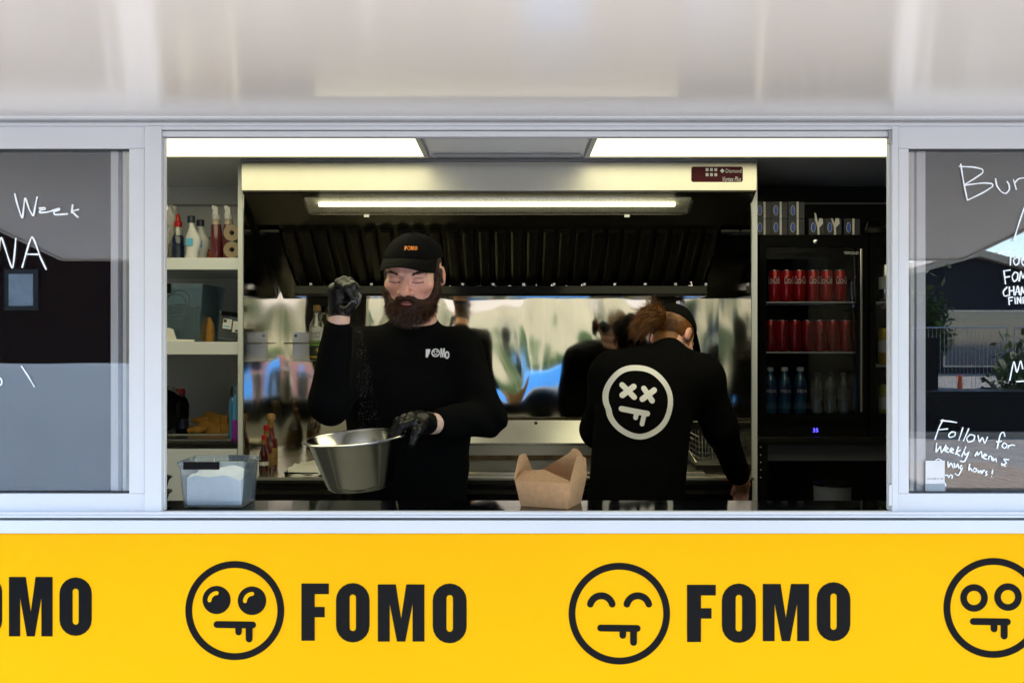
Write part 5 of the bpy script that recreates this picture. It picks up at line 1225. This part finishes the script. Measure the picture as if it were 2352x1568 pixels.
red_ = ~grey & (RNG.random(len(L)) < .35); drk = ~grey & ~red_
np_part('beard_hair', [strands(vs[drk], ns[drk], dirs[drk], ln[drk], .00075, RNG)], 'beard', beard)
np_part('beard_hair', [strands(vs[red_], ns[red_], dirs[red_], ln[red_]*1.1, .0007, RNG)], 'beard_red', beard)
np_part('beard_hair', [strands(vs[grey], ns[grey], dirs[grey], ln[grey], .00075, RNG)], 'beard_grey', beard)
for s in (-1, 1):
    n = 170; t = RNG.random(n); x = s*(.013+.038*t); z = .0165+.007*np.sin(t*2.4)+RNG.normal(size=n)*.0018; y = .0905-.020*t*t
    rt = fr.fw(np.stack([x, y, z], 1)); dv = fr.d(np.stack([s*np.ones(n), np.full(n, .05), .25-.7*t], 1)); dv /= np.linalg.norm(dv, axis=1)[:, None]
    np_part('eyebrow', [strands(rt, rt, dv, np.full(n, .010), .0007, RNG, .15)], 'brow', MAN)
# lettering on cap and chest
def lt(m, x0, x1, z0, z1): return [(x0+(x1-x0)*u, z1-(z1-z0)*v) for u, v in m]
def patch(poly, m, parent, VQ, eps=.0022, name='letter', step=.004):
    bm = bmesh.new(); f = bm.faces.new([bm.verts.new((p_[0], 0, p_[1])) for p_ in poly]); bmesh.ops.triangulate(bm, faces=[f])
    bmesh.ops.subdivide_edges(bm, edges=bm.edges[:], cuts=2, use_grid_fill=True); bm.verts.index_update()
    mb = MB().add([tuple(v.co) for v in bm.verts], [tuple(v.index for v in f_.verts) for f_ in bm.faces]); bm.free()
    return part(name, conform(mb, VQ, eps), m, parent, recalc=False)
def o_band(cx, cz, w_, h_): return [(cx+w_/2*math.cos(R(a)), cz+h_/2*math.sin(R(a))) for a in range(0, 361, 15)]
yc = .68; x0, z0, z1 = PX(927, yc), PZ(573, yc), PZ(563, yc); s_ = (z1-z0)
patch(lt(PF, x0, x0+s_*.55, z0, z1), 'orange_ink', crown, CV, .0016)
part('letter', conform(band(o_band(x0+s_*1.02, z0+s_*.5, s_*.62, s_*.9), s_*.16), CV, .0016), 'orange_ink', crown, recalc=False)
patch(lt(PM, x0+s_*1.45, x0+s_*2.2, z0, z1), 'orange_ink', crown, CV, .0016)
part('letter', conform(band(o_band(x0+s_*2.65, z0+s_*.5, s_*.46, s_*.8), s_*.2), CV, .0016), 'orange_ink', crown, recalc=False)
yc = .74; X_ = lambda p_: PX(p_, yc); Z_ = lambda p_: PZ(p_, yc)
patch(lt(PF, X_(976), X_(986), Z_(821), Z_(802)), 'white_ink', sw, SW)
part('letter', conform(band(o_band(X_(998.5), Z_(810.5), PW(17, yc), PW(17, yc)), PW(2.6, yc)), SW, .0022), 'white_ink', sw, recalc=False)
for ex in (-3.6, 3.2):
    for sg in (-1, 1): part('letter', conform(band([(X_(998.5+ex-1.8), Z_(808-sg*1.8)), (X_(998.5+ex+1.8), Z_(808+sg*1.8))], PW(1.5, yc)), SW, .0022+.0003*(sg+1)), 'white_ink', sw, recalc=False)
part('letter', conform(band([(X_(994), Z_(813.5)), (X_(1003), Z_(814.5))], PW(2.2, yc)), SW, .0022), 'white_ink', sw, recalc=False)
patch([(p_[0]+.001, p_[1]) for p_ in lt(PM, X_(1008.5), X_(1019), Z_(821), Z_(800))], 'white_ink', sw, SW)
part('letter', conform(band(o_band(X_(1025), Z_(815.5), PW(8, yc), PW(14.5, yc)), PW(3.6, yc)), SW, .0022), 'white_ink', sw, recalc=False)

# gloves
def glove(name, pts, parent, res=.0026, cuff=None):
    lo = np.min([p_ for ch, _ in pts for p_ in ch], 0)-.04; hi = np.max([p_ for ch, _ in pts for p_ in ch], 0)+.04
    Pt, h, lo_ = grid_pts(lo, hi, res); f = None
    for i, (ch, rs) in enumerate(pts):
        g = chain(Pt, [np.array(c_) for c_ in ch], rs, .006); f = g if f is None else smin(f, g, .007)
    f = f+wrinkle(Pt, .0011, 21, 160)
    V, Q = nets(f, lo_, h); return np_part(name, [(V, Q)], 'glove', parent), (V, Q)
# raised right hand: back of the hand to the left, fingertips and thumb pinching towards the right
W = np.array(wR); G_ = lambda px, py, Y: np.array((PX(px, Y), Y, PZ(py, Y)))
pin = G_(817, 690, .485)
pts = [([G_(780, 722, .55), G_(783, 700, .545), G_(784, 675, .535)], [.031, .034, .036]),
       ([G_(772, 690, .54), G_(768, 664, .53)], [.020, .019]),
       ([G_(770, 672, .535), G_(779, 650, .50), G_(797, 662, .468), G_(812, 683, .470)], [.0125, .0125, .0115, .0100]),
       ([G_(778, 660, .535), G_(791, 645, .505), G_(811, 657, .478), G_(817, 682, .478)], [.0125, .0125, .0115, .0100]),
       ([G_(790, 660, .54), G_(803, 647, .520), G_(819, 661, .500), G_(820, 686, .490)], [.0125, .0125, .0115, .0100]),
       ([G_(798, 668, .55), G_(811, 656, .545), G_(823, 672, .525), G_(821, 692, .510)], [.0115, .0115, .0105, .0095]),
       ([G_(784, 708, .525), G_(800, 712, .492), G_(815, 696, .476)], [.017, .0135, .0105])]
gl, GV = glove('glove', pts, MAN)
part('glove_cuff', MB().tube([G_(779.5, 724, .55)+np.array((.0308*math.cos(a), .0308*math.sin(a), .0015*math.sin(3*a))) for a in [2*math.pi*k/28 for k in range(28)]], .0026, 6, closed=True), 'glove', gl)
sv_, sn_ = sample(GV[0], GV[1], 200, RNG, lambda c: (np.linalg.norm(c-pin, axis=1) < .022).astype(float))
sg = MB()
for p_ in sv_: sg.lathe([(0, -.0009), (.0011, 0), (0, .0009)], tuple(p_+RNG.normal(size=3)*.001), 4)
part('salt_crumbs', sg, 'salt', gl, kind='stuff')

# ------------------------------------------------------------------ steel bowl, held by the left hand
bcn = Vector((PX(829, .46), .46, PZ(1118, .46)))
BT = Matrix.Rotation(R(-4.5), 3, 'Y') @ Matrix.Rotation(R(3), 3, 'X')
rim_r = PW(117, .46); hb_ = PW(118, .46)
BW = thing('steel_bowl', 'large brushed steel mixing bowl held by the cook over the counter', 'bowl', bcn)
pr = [(0, .0), (rim_r*.60, 0), (rim_r*.645, .006), (rim_r*.67, .016), (rim_r*.955, hb_-.004), (rim_r*.975, hb_), (rim_r*1.02, hb_+.0005), (rim_r*1.045, hb_-.003), (rim_r*1.045, hb_-.0045), (rim_r*1.02, hb_-.0015), (rim_r*.97, hb_-.002), (rim_r*.945, hb_-.005), (rim_r*.655, .018), (rim_r*.63, .010), (rim_r*.59, .003), (0, .003)]
part('basin', MB().lathe(pr, bcn, 64, BT), 'steel_bowl', BW)
part('rolled_rim', MB().tube([bcn+BT @ Vector((rim_r*1.04*math.cos(a), rim_r*1.04*math.sin(a), hb_-.003)) for a in [2*math.pi*k/64 for k in range(64)]], .0026, 6, closed=True), 'steel_bowl', BW)
def rimp(deg, dr=0., dz=0.): return np.array(bcn+BT @ Vector(((rim_r+dr)*math.cos(R(deg)), (rim_r+dr)*math.sin(R(deg)), hb_+dz)))
# left hand: palm outside over the rim at the right, fingers into the bowl, thumb along the outside
WLv = np.array(wL); kn = rimp(14, .020, .026)
pts = [([WLv*.75+kn*.25, WLv*.35+kn*.65, kn], [.029, .031, .026]),
       ([WLv*.4+kn*.6, rimp(34, .016, .024)], [.024, .018])]
for i, dg_ in enumerate((-4, 9, 22, 35)):
    k0 = rimp(dg_, .022, .026); pts.append(([k0*.6+WLv*.4, k0, rimp(dg_-2, -.010, .020+.003*(i % 2)), rimp(dg_-3, -.026, -.004), rimp(dg_-4, -.030, -.028-.006*(i == 1))], [.014, .0135, .0120, .0108, .0095]))
pts.append(([WLv*.55+kn*.45, rimp(-12, .034, .004), rimp(-16, .022, -.026)], [.017, .0135, .0105]))
gl2, GV2 = glove('glove', pts, MAN)
ax = Vector(kn-WLv).normalized(); cu = Vector(WLv*.80+kn*.20); M_ = ax.to_track_quat('Z', 'Y').to_matrix()
part('glove_cuff', MB().tube([cu+M_ @ Vector((.0305*math.cos(a), .0305*math.sin(a), .002*math.sin(3*a))) for a in [2*math.pi*k/28 for k in range(28)]], .0026, 6, closed=True), 'glove', gl2)
# falling salt
fs_ = MB(); r_ = random.Random(3)
for i in range(650):
    t = r_.random()**.7; spread = .003+.048*t; a = r_.random()*6.283; rr = spread*math.sqrt(r_.random())
    p0 = Vector(pin); p_ = p0.lerp(Vector((PX(862, .44), .44, bcn[2]+.04)), t)+Vector((rr*math.cos(a), rr*math.sin(a)*.7, 0)); s = r_.uniform(.00018, .00032)
    fs_.lathe([(0, -s*1.5), (s, 0), (0, s*1.5)], p_, 3)
o = solo('falling_salt', fs_, 'salt', 'thin shower of salt grains falling from the gloved hand into the bowl', 'salt', tuple(pin), kind='stuff', smooth=False)

# ------------------------------------------------------------------ the second cook, back turned
P2 = thing('person', 'person with red ponytail and printed black sweatshirt bent over the griddle', 'person', (.45, 1.20, FLOOR))
hc2 = (PX(1546, 1.42), 1.42, PZ(772, 1.42)); fr2_ = Frame(hc2, -40, 46, 6, 180, (.93, .93, .93))
n2 = np.array((PX(1532, 1.36), 1.345, PZ(815, 1.36))); nk2 = tuple(fr2_.inv(n2[None].astype(np.float32))[0])
q2 = lambda px, py, Y: (PX(px, Y), Y, PZ(py, Y))
s2L, e2L, w2L = q2(1408, 862, 1.30), q2(1372, 985, 1.42), q2(1440, 1060, 1.62)
s2R, e2R, w2R = q2(1610, 868, 1.33), q2(1655, 985, 1.36), q2(1697, 1092, 1.50)
def torso2(Pt, g):
    f = caps(Pt, s2L, s2R, .070+g, .066+g)
    f = smin(f, ell(Pt, q2(1498, 900, 1.30), (.165+g, .12+g, .135+g)), .09)
    f = smin(f, ell(Pt, q2(1470, 1010, 1.22), (.155+g, .115+g, .18+g)), .10)
    f = smin(f, ell(Pt, q2(1460, 1120, 1.19), (.155+g, .12+g, .15+g)), .08)
    f = smin(f, caps(Pt, q2(1515, 860, 1.33), tuple(n2), .085+g, .058+g*.6), .05)
    f = smin(f, ell(Pt, (.435, 1.19, 1.10), (.158+g, .125+g, .16+g)), .06)
    return f
def arms2(Pt, g, cuff=1.):
    def mx_(a, b, t): return tuple(np.array(a)*(1-t)+np.array(b)*t)
    f = smin(chain(Pt, [s2L, e2L], [.060+g, .046+g], .03), chain(Pt, [e2L, mx_(e2L, w2L, cuff)], [.044+g, .034+g], .03), .03)
    g_ = smin(chain(Pt, [s2R, e2R], [.060+g, .046+g], .03), chain(Pt, [e2R, mx_(e2R, w2R, cuff)], [.044+g, .034+g], .03), .03)
    return f, g_
Pt, h, lo_ = grid_pts((.18, 1.0, 1.0), (1.0, 1.74, 1.82), .0070)
fa, fb = arms2(Pt, .014, .95); f = smin(smin(torso2(Pt, .012), fa, .05), fb, .05)+wrinkle(Pt, .0058, 13)
f = smax(f, 1.03-Pt[..., 2], .01)
SW2 = nets(f, lo_, h); sw2 = np_part('sweatshirt', [SW2], 'cloth_black', P2)
hv, hq, hcx = head_mesh(fr2_, False, nk2)
Pt, h, lo_ = grid_pts((.20, 1.0, FLOOR+.06), (.98, 1.74, 1.80), .012)
fa, fb = arms2(Pt, -.004); f = smin(smin(smin(torso2(Pt, -.004), fa, .04), fb, .04), legs(Pt, -.022, .44, 1.19, .075), .05)
b1 = nets(f, lo_, h); shells = [(hv, hq), b1]; cols = [hcx, np.tile(np.array((.86, .51, .41), np.float32), (len(b1[0]), 1))]
# bare right hand resting on the bench edge: palm, four fingers and a thumb
W2 = np.array(w2R); k2 = np.array(q2(1708, 1112, 1.55)); hp = [([W2, (W2+k2)/2, k2], [.026, .030, .026])]
for i, dx in enumerate((-16, -6, 4, 13)): hp.append(([k2+np.array((dx*.0010, 0, 0)), k2+np.array((dx*.0014, .03, -.022)), k2+np.array((dx*.0015, .040, -.048)), k2+np.array((dx*.0015, .034, -.066))], [.0105, .010, .009, .008]))
hp.append(([(W2+k2)/2, k2+np.array((-.034, -.004, -.012)), k2+np.array((-.040, .012, -.038))], [.013, .011, .009]))
lo = np.min([p_ for ch, _ in hp for p_ in ch], 0)-.03; hi = np.max([p_ for ch, _ in hp for p_ in ch], 0)+.03
Pt, h, lo_ = grid_pts(lo, hi, .003); f = None
for ch, rs in hp: g = chain(Pt, [np.array(c_) for c_ in ch], rs, .006); f = g if f is None else smin(f, g, .006)
V, Q = nets(f, lo_, h); shells.append((V, Q)); cols.append(np.tile(np.array((.58, .30, .22), np.float32), (len(V), 1)))
np_part('body', shells, 'skin', P2, np.concatenate(cols))
Pt, h, lo_ = grid_pts((.18, 1.0, FLOOR+.03), (.72, 1.40, 1.16), .012)
f = smin(legs(Pt, .014, .44, 1.19, .085), ell(Pt, (.44, 1.19, 1.06), (.168, .135, .14)), .06); f = smax(f, Pt[..., 2]-1.10, .02)
np_part('trousers', [nets(f, lo_, h)], 'trouser', P2)
for s in (-1, 1): part('shoe', MB().lathe([(0, 0), (.045, .0), (.048, .03), (.04, .07), (0, .10)], (.44+s*.095, 1.23, FLOOR+.0005), 16, None, 1, 2.6), 'black_plastic', P2)
crown2, CV2 = cap_shape(fr2_, P2, cut=.050, up=-.012, droop=.030)
# hair under the cap and ponytail
Pt, h, lo_ = grid_pts(fr2_.c-.17, fr2_.c+.15, .004); q = fr2_.inv(Pt.reshape(-1, 3)).reshape(Pt.shape)
f = ell(q, (0, -.016, .020), (.081, .099, .080)); f = smax(f, q[..., 2]-.075, .01); f = smax(f, q[..., 1]-.030, .01); f = smax(f, -(q[..., 2]+.055), .01)
f = smax(f, -ell(q, (.085, .005, -.020), (.030, .032, .045)), .008); f = smax(f, -ell(q, (-.085, .005, -.020), (.030, .032, .045)), .008)
HV = nets(f, lo_, h); hr = np_part('hair', [HV], 'hair_red', P2)
vs, ns = sample(HV[0], HV[1], 1500, RNG, lambda c: (fr2_.inv(c)[:, 2] < .03).astype(float)); tie = np.array(q2(1516, 740, 1.345), np.float32)
dv = (tie-vs); dv /= np.linalg.norm(dv, axis=1)[:, None]; dv = dv+ns*.18; dv /= np.linalg.norm(dv, axis=1)[:, None]
np_part('hair_strand', [strands(vs, ns, dv, RNG.uniform(.015, .04, len(vs)), .0009, RNG, .2)], 'hair_red', hr)
pt = [tie, np.array(q2(1506, 722, 1.32)), np.array(q2(1490, 728, 1.30)), np.array(q2(1476, 752, 1.295))]
Pt, h, lo_ = grid_pts(np.min(pt, 0)-.05, np.max(pt, 0)+.05, .004); f = chain(Pt, pt, [.020, .033, .028, .010], .015)+wrinkle(Pt, .004, 31, 90)
PVm = nets(f, lo_, h); pony = np_part('ponytail', [PVm], 'hair_red', P2)
n = 4200; t = RNG.random(n); seg_ = np.minimum((t*3).astype(int), 2); lt_ = t*3-seg_; A_pt = np.array(pt)
ctr = A_pt[seg_]*(1-lt_)[:, None]+A_pt[seg_+1]*lt_[:, None]; tn = A_pt[seg_+1]-A_pt[seg_]; tn /= np.linalg.norm(tn, axis=1)[:, None]
rad = np.interp(t, [0, .33, .66, 1], [.020, .038, .037, .022]); of = RNG.normal(size=(n, 3)); of /= np.linalg.norm(of, axis=1)[:, None]
vs = ctr+of*rad[:, None]; dv = tn*.9+of*.15+np.array((-.35, -.05, -.10))*(t[:, None])+RNG.normal(size=(n, 3))*.09; dv /= np.linalg.norm(dv, axis=1)[:, None]
np_part('ponytail_hair', [strands(vs, vs, dv, RNG.uniform(.022, .050, n), .0009, RNG, .35)], 'hair_red', pony)
# print on the back
yc = 1.17; X_ = lambda p_: PX(p_, yc); Z_ = lambda p_: PZ(p_, yc)
rp = lambda p_: (X_((1250+p_[0]/2.751)/1.0204), Z_((650+p_[1]/2.751)/1.0204))
cpts = []
for a in range(0, 361, 5):
    wob = (1+.006*math.sin(R(a*7))+.012*math.sin(R(a*3+40)))+(.03*math.exp(-((a-195)/7.)**2)*-1 if True else 0)
    cpts.append(rp((669.5+203*wob*math.cos(R(a)), 794-214*wob*math.sin(R(a)))))
part('print_ring', conform(band(cpts, PW(12.5, yc)), SW2, .0025), 'white_ink', sw2, recalc=False)
for i, (a, b) in enumerate((((572, 692), (640, 766)), ((642, 700), (568, 756)), ((705, 712), (752, 788)), ((770, 722), (690, 778)), ((560, 840), (718, 868)), ((652, 862), (644, 893)), ((697, 876), (683, 932)))):
    part('print_stroke', conform(round_band([rp(a), rp(b)], PW(12.5 if i < 5 else 10.5, yc)), SW2, .0025+.0004*i), 'white_ink', sw2, recalc=False)
# ------------------------------------------------------------------ the square in front of the trailer (seen mirrored in steel and glass)
def building(name, label, x0, x1, y0, y1, h, wall, wins, roofm, front, cat='building', gable=None):
    t = thing(name, label, cat, ((x0+x1)/2, (y0+y1)/2, 0)); s = 1 if front == y1 else -1
    if gable:
        part('wall', MB().prism([(x0, 0), (x1, 0), (x1, h), ((x0+x1)/2, gable), (x0, h)], y0, y1, 'y'), wall, t, smooth=False)
        xm = (x0+x1)/2; part('roof', MB().prism([(x0-.6, h-.1), (xm, gable+.05), (x1+.6, h-.1), (x1+.6, h+.2), (xm, gable+.4), (x0-.6, h+.2)], y0-.4, y1+.5, 'y'), roofm, t, smooth=False)
    else:
        part('wall', MB().box(x0, x1, y0, y1, 0, h), wall, t, smooth=False); part('roof', MB().box(x0-.3, x1+.3, y0-.3, y1+.3, h, h+.35), roofm, t, smooth=False)
    for (wx, wz, ww, wh) in wins:
        f = part('window', MB().box(wx-.08, wx+ww+.08, front, front+s*.08, wz-.08, wz+wh+.08), 'stucco_trim' if wall != 'brick' else 'dark_frame', t, smooth=False)
        part('window_pane', MB().box(wx, wx+ww, front+s*.082, front+s*.09, wz, wz+wh), 'house_glass' if wall != 'brick' else 'sky_tint_pane', f, smooth=False)
    return t
wins = [(-13+3.1*i, z, 1.3, 1.9) for i in range(8) for z in (1.1, 4.4, 7.6) if z > 2 or i < 3 or i > 6]
building('stucco_building', 'long beige stucco building across the square', -14, 11, -38, -27, 10.5, 'stucco', wins, 'roof_tile', -27)
building('brick_building', 'dark brick building behind the tarp fence', -24, -6.3, -26, -15, 7.5, 'brick', [(-16, 1.2, 1.2, 1.6), (-12.2, 2.6, 1.0, 1.4), (-8.72, 2.30, .42, .55), (-12.2, 5.0, 1.0, 1.4), (-16, 5.0, 1.2, 1.4)], 'roof_tile', -15)
building('gable_hall', 'dark hall with a wide pale gable roof', 14, 31, -70, -46, 3.3, 'hall', [(21, .4, 5.5, 2.6)], 'hall_roof', -46, gable=5.6)
def tree(label, x, y, h, r, lm, seed):
    rg = np.random.default_rng(seed); t = thing('broadleaf_tree', label, 'tree', (x, y, 0))
    m = MB().tube([(x, y, 0), (x+.05, y, h*.3), (x-.05, y+.05, h*.62), (x, y, h*.85)], [.17, .13, .09, .03], 9)
    cl = []
    for i in range(11):
        a = i*2.4; z0 = h*(.3+.04*i); e = Vector((x+r*.75*math.cos(a)*rg.uniform(.6, 1), y+r*.75*math.sin(a)*rg.uniform(.6, 1), z0+h*rg.uniform(.12, .3))); m.tube([(x, y, z0), Vector((x, y, z0)).lerp(e, .5)+Vector((0, 0, .15)), e], [.06, .04, .015], 6); cl.append(e)
    part('trunk', m, 'bark', t)
    V, Fc = [], []; n = 3600
    for i in range(n):
        c = cl[rg.integers(len(cl))]; g = rg.normal(size=3)*r*.26; p_ = np.array(c)+g; a = rg.normal(size=3); a /= np.linalg.norm(a); b = np.cross(a, rg.normal(size=3)); b /= np.linalg.norm(b); s = rg.uniform(.06, .13)
        k = len(V); V += [p_-a*s, p_-b*s*.5, p_+a*s, p_+b*s*.5]; Fc.append((k, k+1, k+2, k+3))
    part('crown', MB().add([tuple(v) for v in V], Fc), lm, t, smooth=False, recalc=False)
tree('low broad green tree before the beige building', 6.8, -21, 4.6, 2.2, 'leaf', 1)
tree('darker green tree beside the mesh fence', 5.6, -22.5, 5.2, 2.4, 'leaf_dark', 2)
tree('slim green tree near the brick corner', -5.2, -18.5, 4.8, 1.9, 'leaf', 4)
tree('small tree before the dark hall', 13.1, -30, 3.3, .9, 'leaf_dark', 5)
# tarp fence
fx = (-6.6, -2.35); tf = thing('tarp_fence', 'site fence covered with pale grey tarp', 'fence', ((fx[0]+fx[1])/2, -5, 0))
part('tarp', MB().grid(lambda u, v: (fx[0]+(fx[1]-fx[0])*u, -4.97+.02*math.sin(u*40)*(1-v*.4), .06+1.50*v+(.003*math.cos(u*30) if v == 1 else 0)), 60, 8).grid(lambda u, v: (fx[0]+(fx[1]-fx[0])*u, -4.975+.02*math.sin(u*40)*(1-v*.4), .06+1.50*v+(.003*math.cos(u*30) if v == 1 else 0)), 60, 8), 'tarp', tf)
for i in range(4): x = fx[0]+(fx[1]-fx[0])*i/3; part('post', MB().tube([(x, -5.03, 0), (x, -5.03, 1.52)], .021, 8), 'galv', tf)
part('rail', MB().tube([(fx[0], -5.03, 1.48), (fx[1], -5.03, 1.48)], .018, 8), 'galv', tf)
# market tables with cloths, shrubs
def market_table(label, x, y, m, w_=2.4, h_=1.02):
    t = thing('market_table', label, 'table', (x, y, 0)); part('top', MB().box(x-w_/2, x+w_/2, y-.4, y+.4, h_-.03, h_), m, t)
    part('cloth', MB().grid(lambda u, v: (x-w_/2+w_*u, y+.41+.03*math.sin(u*30)*v, h_-(h_-.05)*v), 40, 6).grid(lambda u, v: (x-w_/2+w_*u, y+.40+.03*math.sin(u*30)*v, h_-(h_-.05)*v), 40, 6), m, t)
    for sx in (-1, 1):
        for sy in (-1, 1): part('leg', MB().box(x+sx*(w_/2-.1)-.02, x+sx*(w_/2-.1)+.02, y+sy*.33-.02, y+sy*.33+.02, 0, h_-.03), 'galv', t)
market_table('market table with blue cloth on the square', 0.6, -11.5, 'tent_blue'); market_table('market table with red cloth beside the blue one', 2.5, -12.5, 'tent_red', 1.2, 1.15); market_table('long market table with blue cloth near the fence', -3.6, -13, 'tent_blue', 2.8, 1.0)
for i, (x, y, lm, lb) in enumerate(((-5.5, -17, 'leaf', 'bright green rounded shrub near the brick corner'), (-2.4, -17.5, 'leaf_dark', 'dark rounded shrub behind the blue market table'), (.3, -18, 'leaf', 'bright rounded shrub before the beige wall'), (3.0, -17.4, 'leaf', 'spreading green shrub behind the red market table'), (6.4, -17, 'leaf_dark', 'dark shrub under the larger tree'))):
    t = thing('shrub', lb, 'shrub', (x, y, 0)); rg = np.random.default_rng(40+i); V, Fc = [], []
    for k in range(2200):
        d = rg.normal(size=3); d /= np.linalg.norm(d); p_ = np.array((x, y, .85))+d*np.array((1.25, .7, .8))*rg.uniform(.6, 1.05); a = rg.normal(size=3)*.06; b = rg.normal(size=3)*.04; n = len(V); V += [p_-a, p_-b, p_+a, p_+b]; Fc.append((n, n+1, n+2, n+3))
    part('foliage', MB().add([tuple(v) for v in V], Fc), lm, t, smooth=False, recalc=False); part('stem', MB().tube([(x, y, 0), (x+.03, y, .4), (x, y, .8)], [.05, .04, .02], 7), 'bark', t)
# black crate bench, fence panels, planter, cone, deck
t = thing('bench_crate', 'long black crate bench on the square', 'bench', (8.4, -15.6, 0))
part('crate', MB().box(6.9, 9.4, -16.2, -15.2, .10, .80), 'box_black', t, bevel=.02); part('plinth', MB().box(6.6, 9.8, -16.3, -15.0, 0, .098), 'plank', t); part('back_board', MB().box(6.9, 7.9, -16.2, -16.1, .802, 1.75), 'box_black', t, bevel=.02)
for i in range(3):
    x = 10.2+2.6*i; t = thing('site_fence', 'galvanised mesh site fence panel on the square', 'fence', (x+1.2, -23, 0), 'mesh fence panels')
    part('frame', MB().tube([(x, -23, .1), (x+2.4, -23, .1), (x+2.4, -23, 2.0), (x, -23, 2.0)], .022, 8, closed=True), 'galv', t)
    wm = MB()
    for k in range(1, 24): wm.tube([(x+.1*k, -23, .1), (x+.1*k, -23, 2.0)], .005, 4)
    part('mesh', wm, 'galv', t)
    for k in (0, 2.4): part('foot', MB().box(x+k-.1, x+k+.1, -23.3, -22.7, 0, .1), 'asphalt', t)
t = thing('planter', 'big round black planter with shrub', 'planter', (9.9, -17, 0)); part('pot', MB().lathe([(0, 0), (.35, 0), (.75, .55), (.78, .75), (.72, .75), (.7, .7), (0, .7)], (9.9, -17, 0), 24), 'box_black', t)
rg = np.random.default_rng(8); V, Fc = [], []
for i in range(700):
    p_ = np.array((9.9, -17, 1.0))+rg.normal(size=3)*.28; a = rg.normal(size=3)*.05; b = rg.normal(size=3)*.03; k = len(V); V += [p_-a, p_-b, p_+a, p_+b]; Fc.append((k, k+1, k+2, k+3))
part('shrub', MB().add([tuple(v) for v in V], Fc), 'leaf_dark', t, smooth=False, recalc=False)
t = thing('traffic_post', 'orange plastic traffic post on the square', 'post', (9.6, -19, 0)); part('post', MB().lathe([(.06, .06), (.05, .9), (.03, .95), (0, .96)], (9.6, -19, 0), 12), 'orange_plastic', t); part('base', MB().box(9.3, 9.9, -19.3, -18.7, 0, .058), 'rubber', t)
dk = thing('timber_deck', 'low platform of weathered planks on the square', 'deck', (5.4, -9.2, 0))
pl0 = None
for i in range(12): part('plank', MB().box(4.6+.145*i, 4.735+.145*i, -10.6, -8.4, .10, .13), 'plank', dk, smooth=False)
part('joist', MB().box(4.62, 6.32, -10.5, -10.4, 0, .098).box(4.62, 6.32, -8.6, -8.5, 0, .098), 'plank', dk, smooth=False)
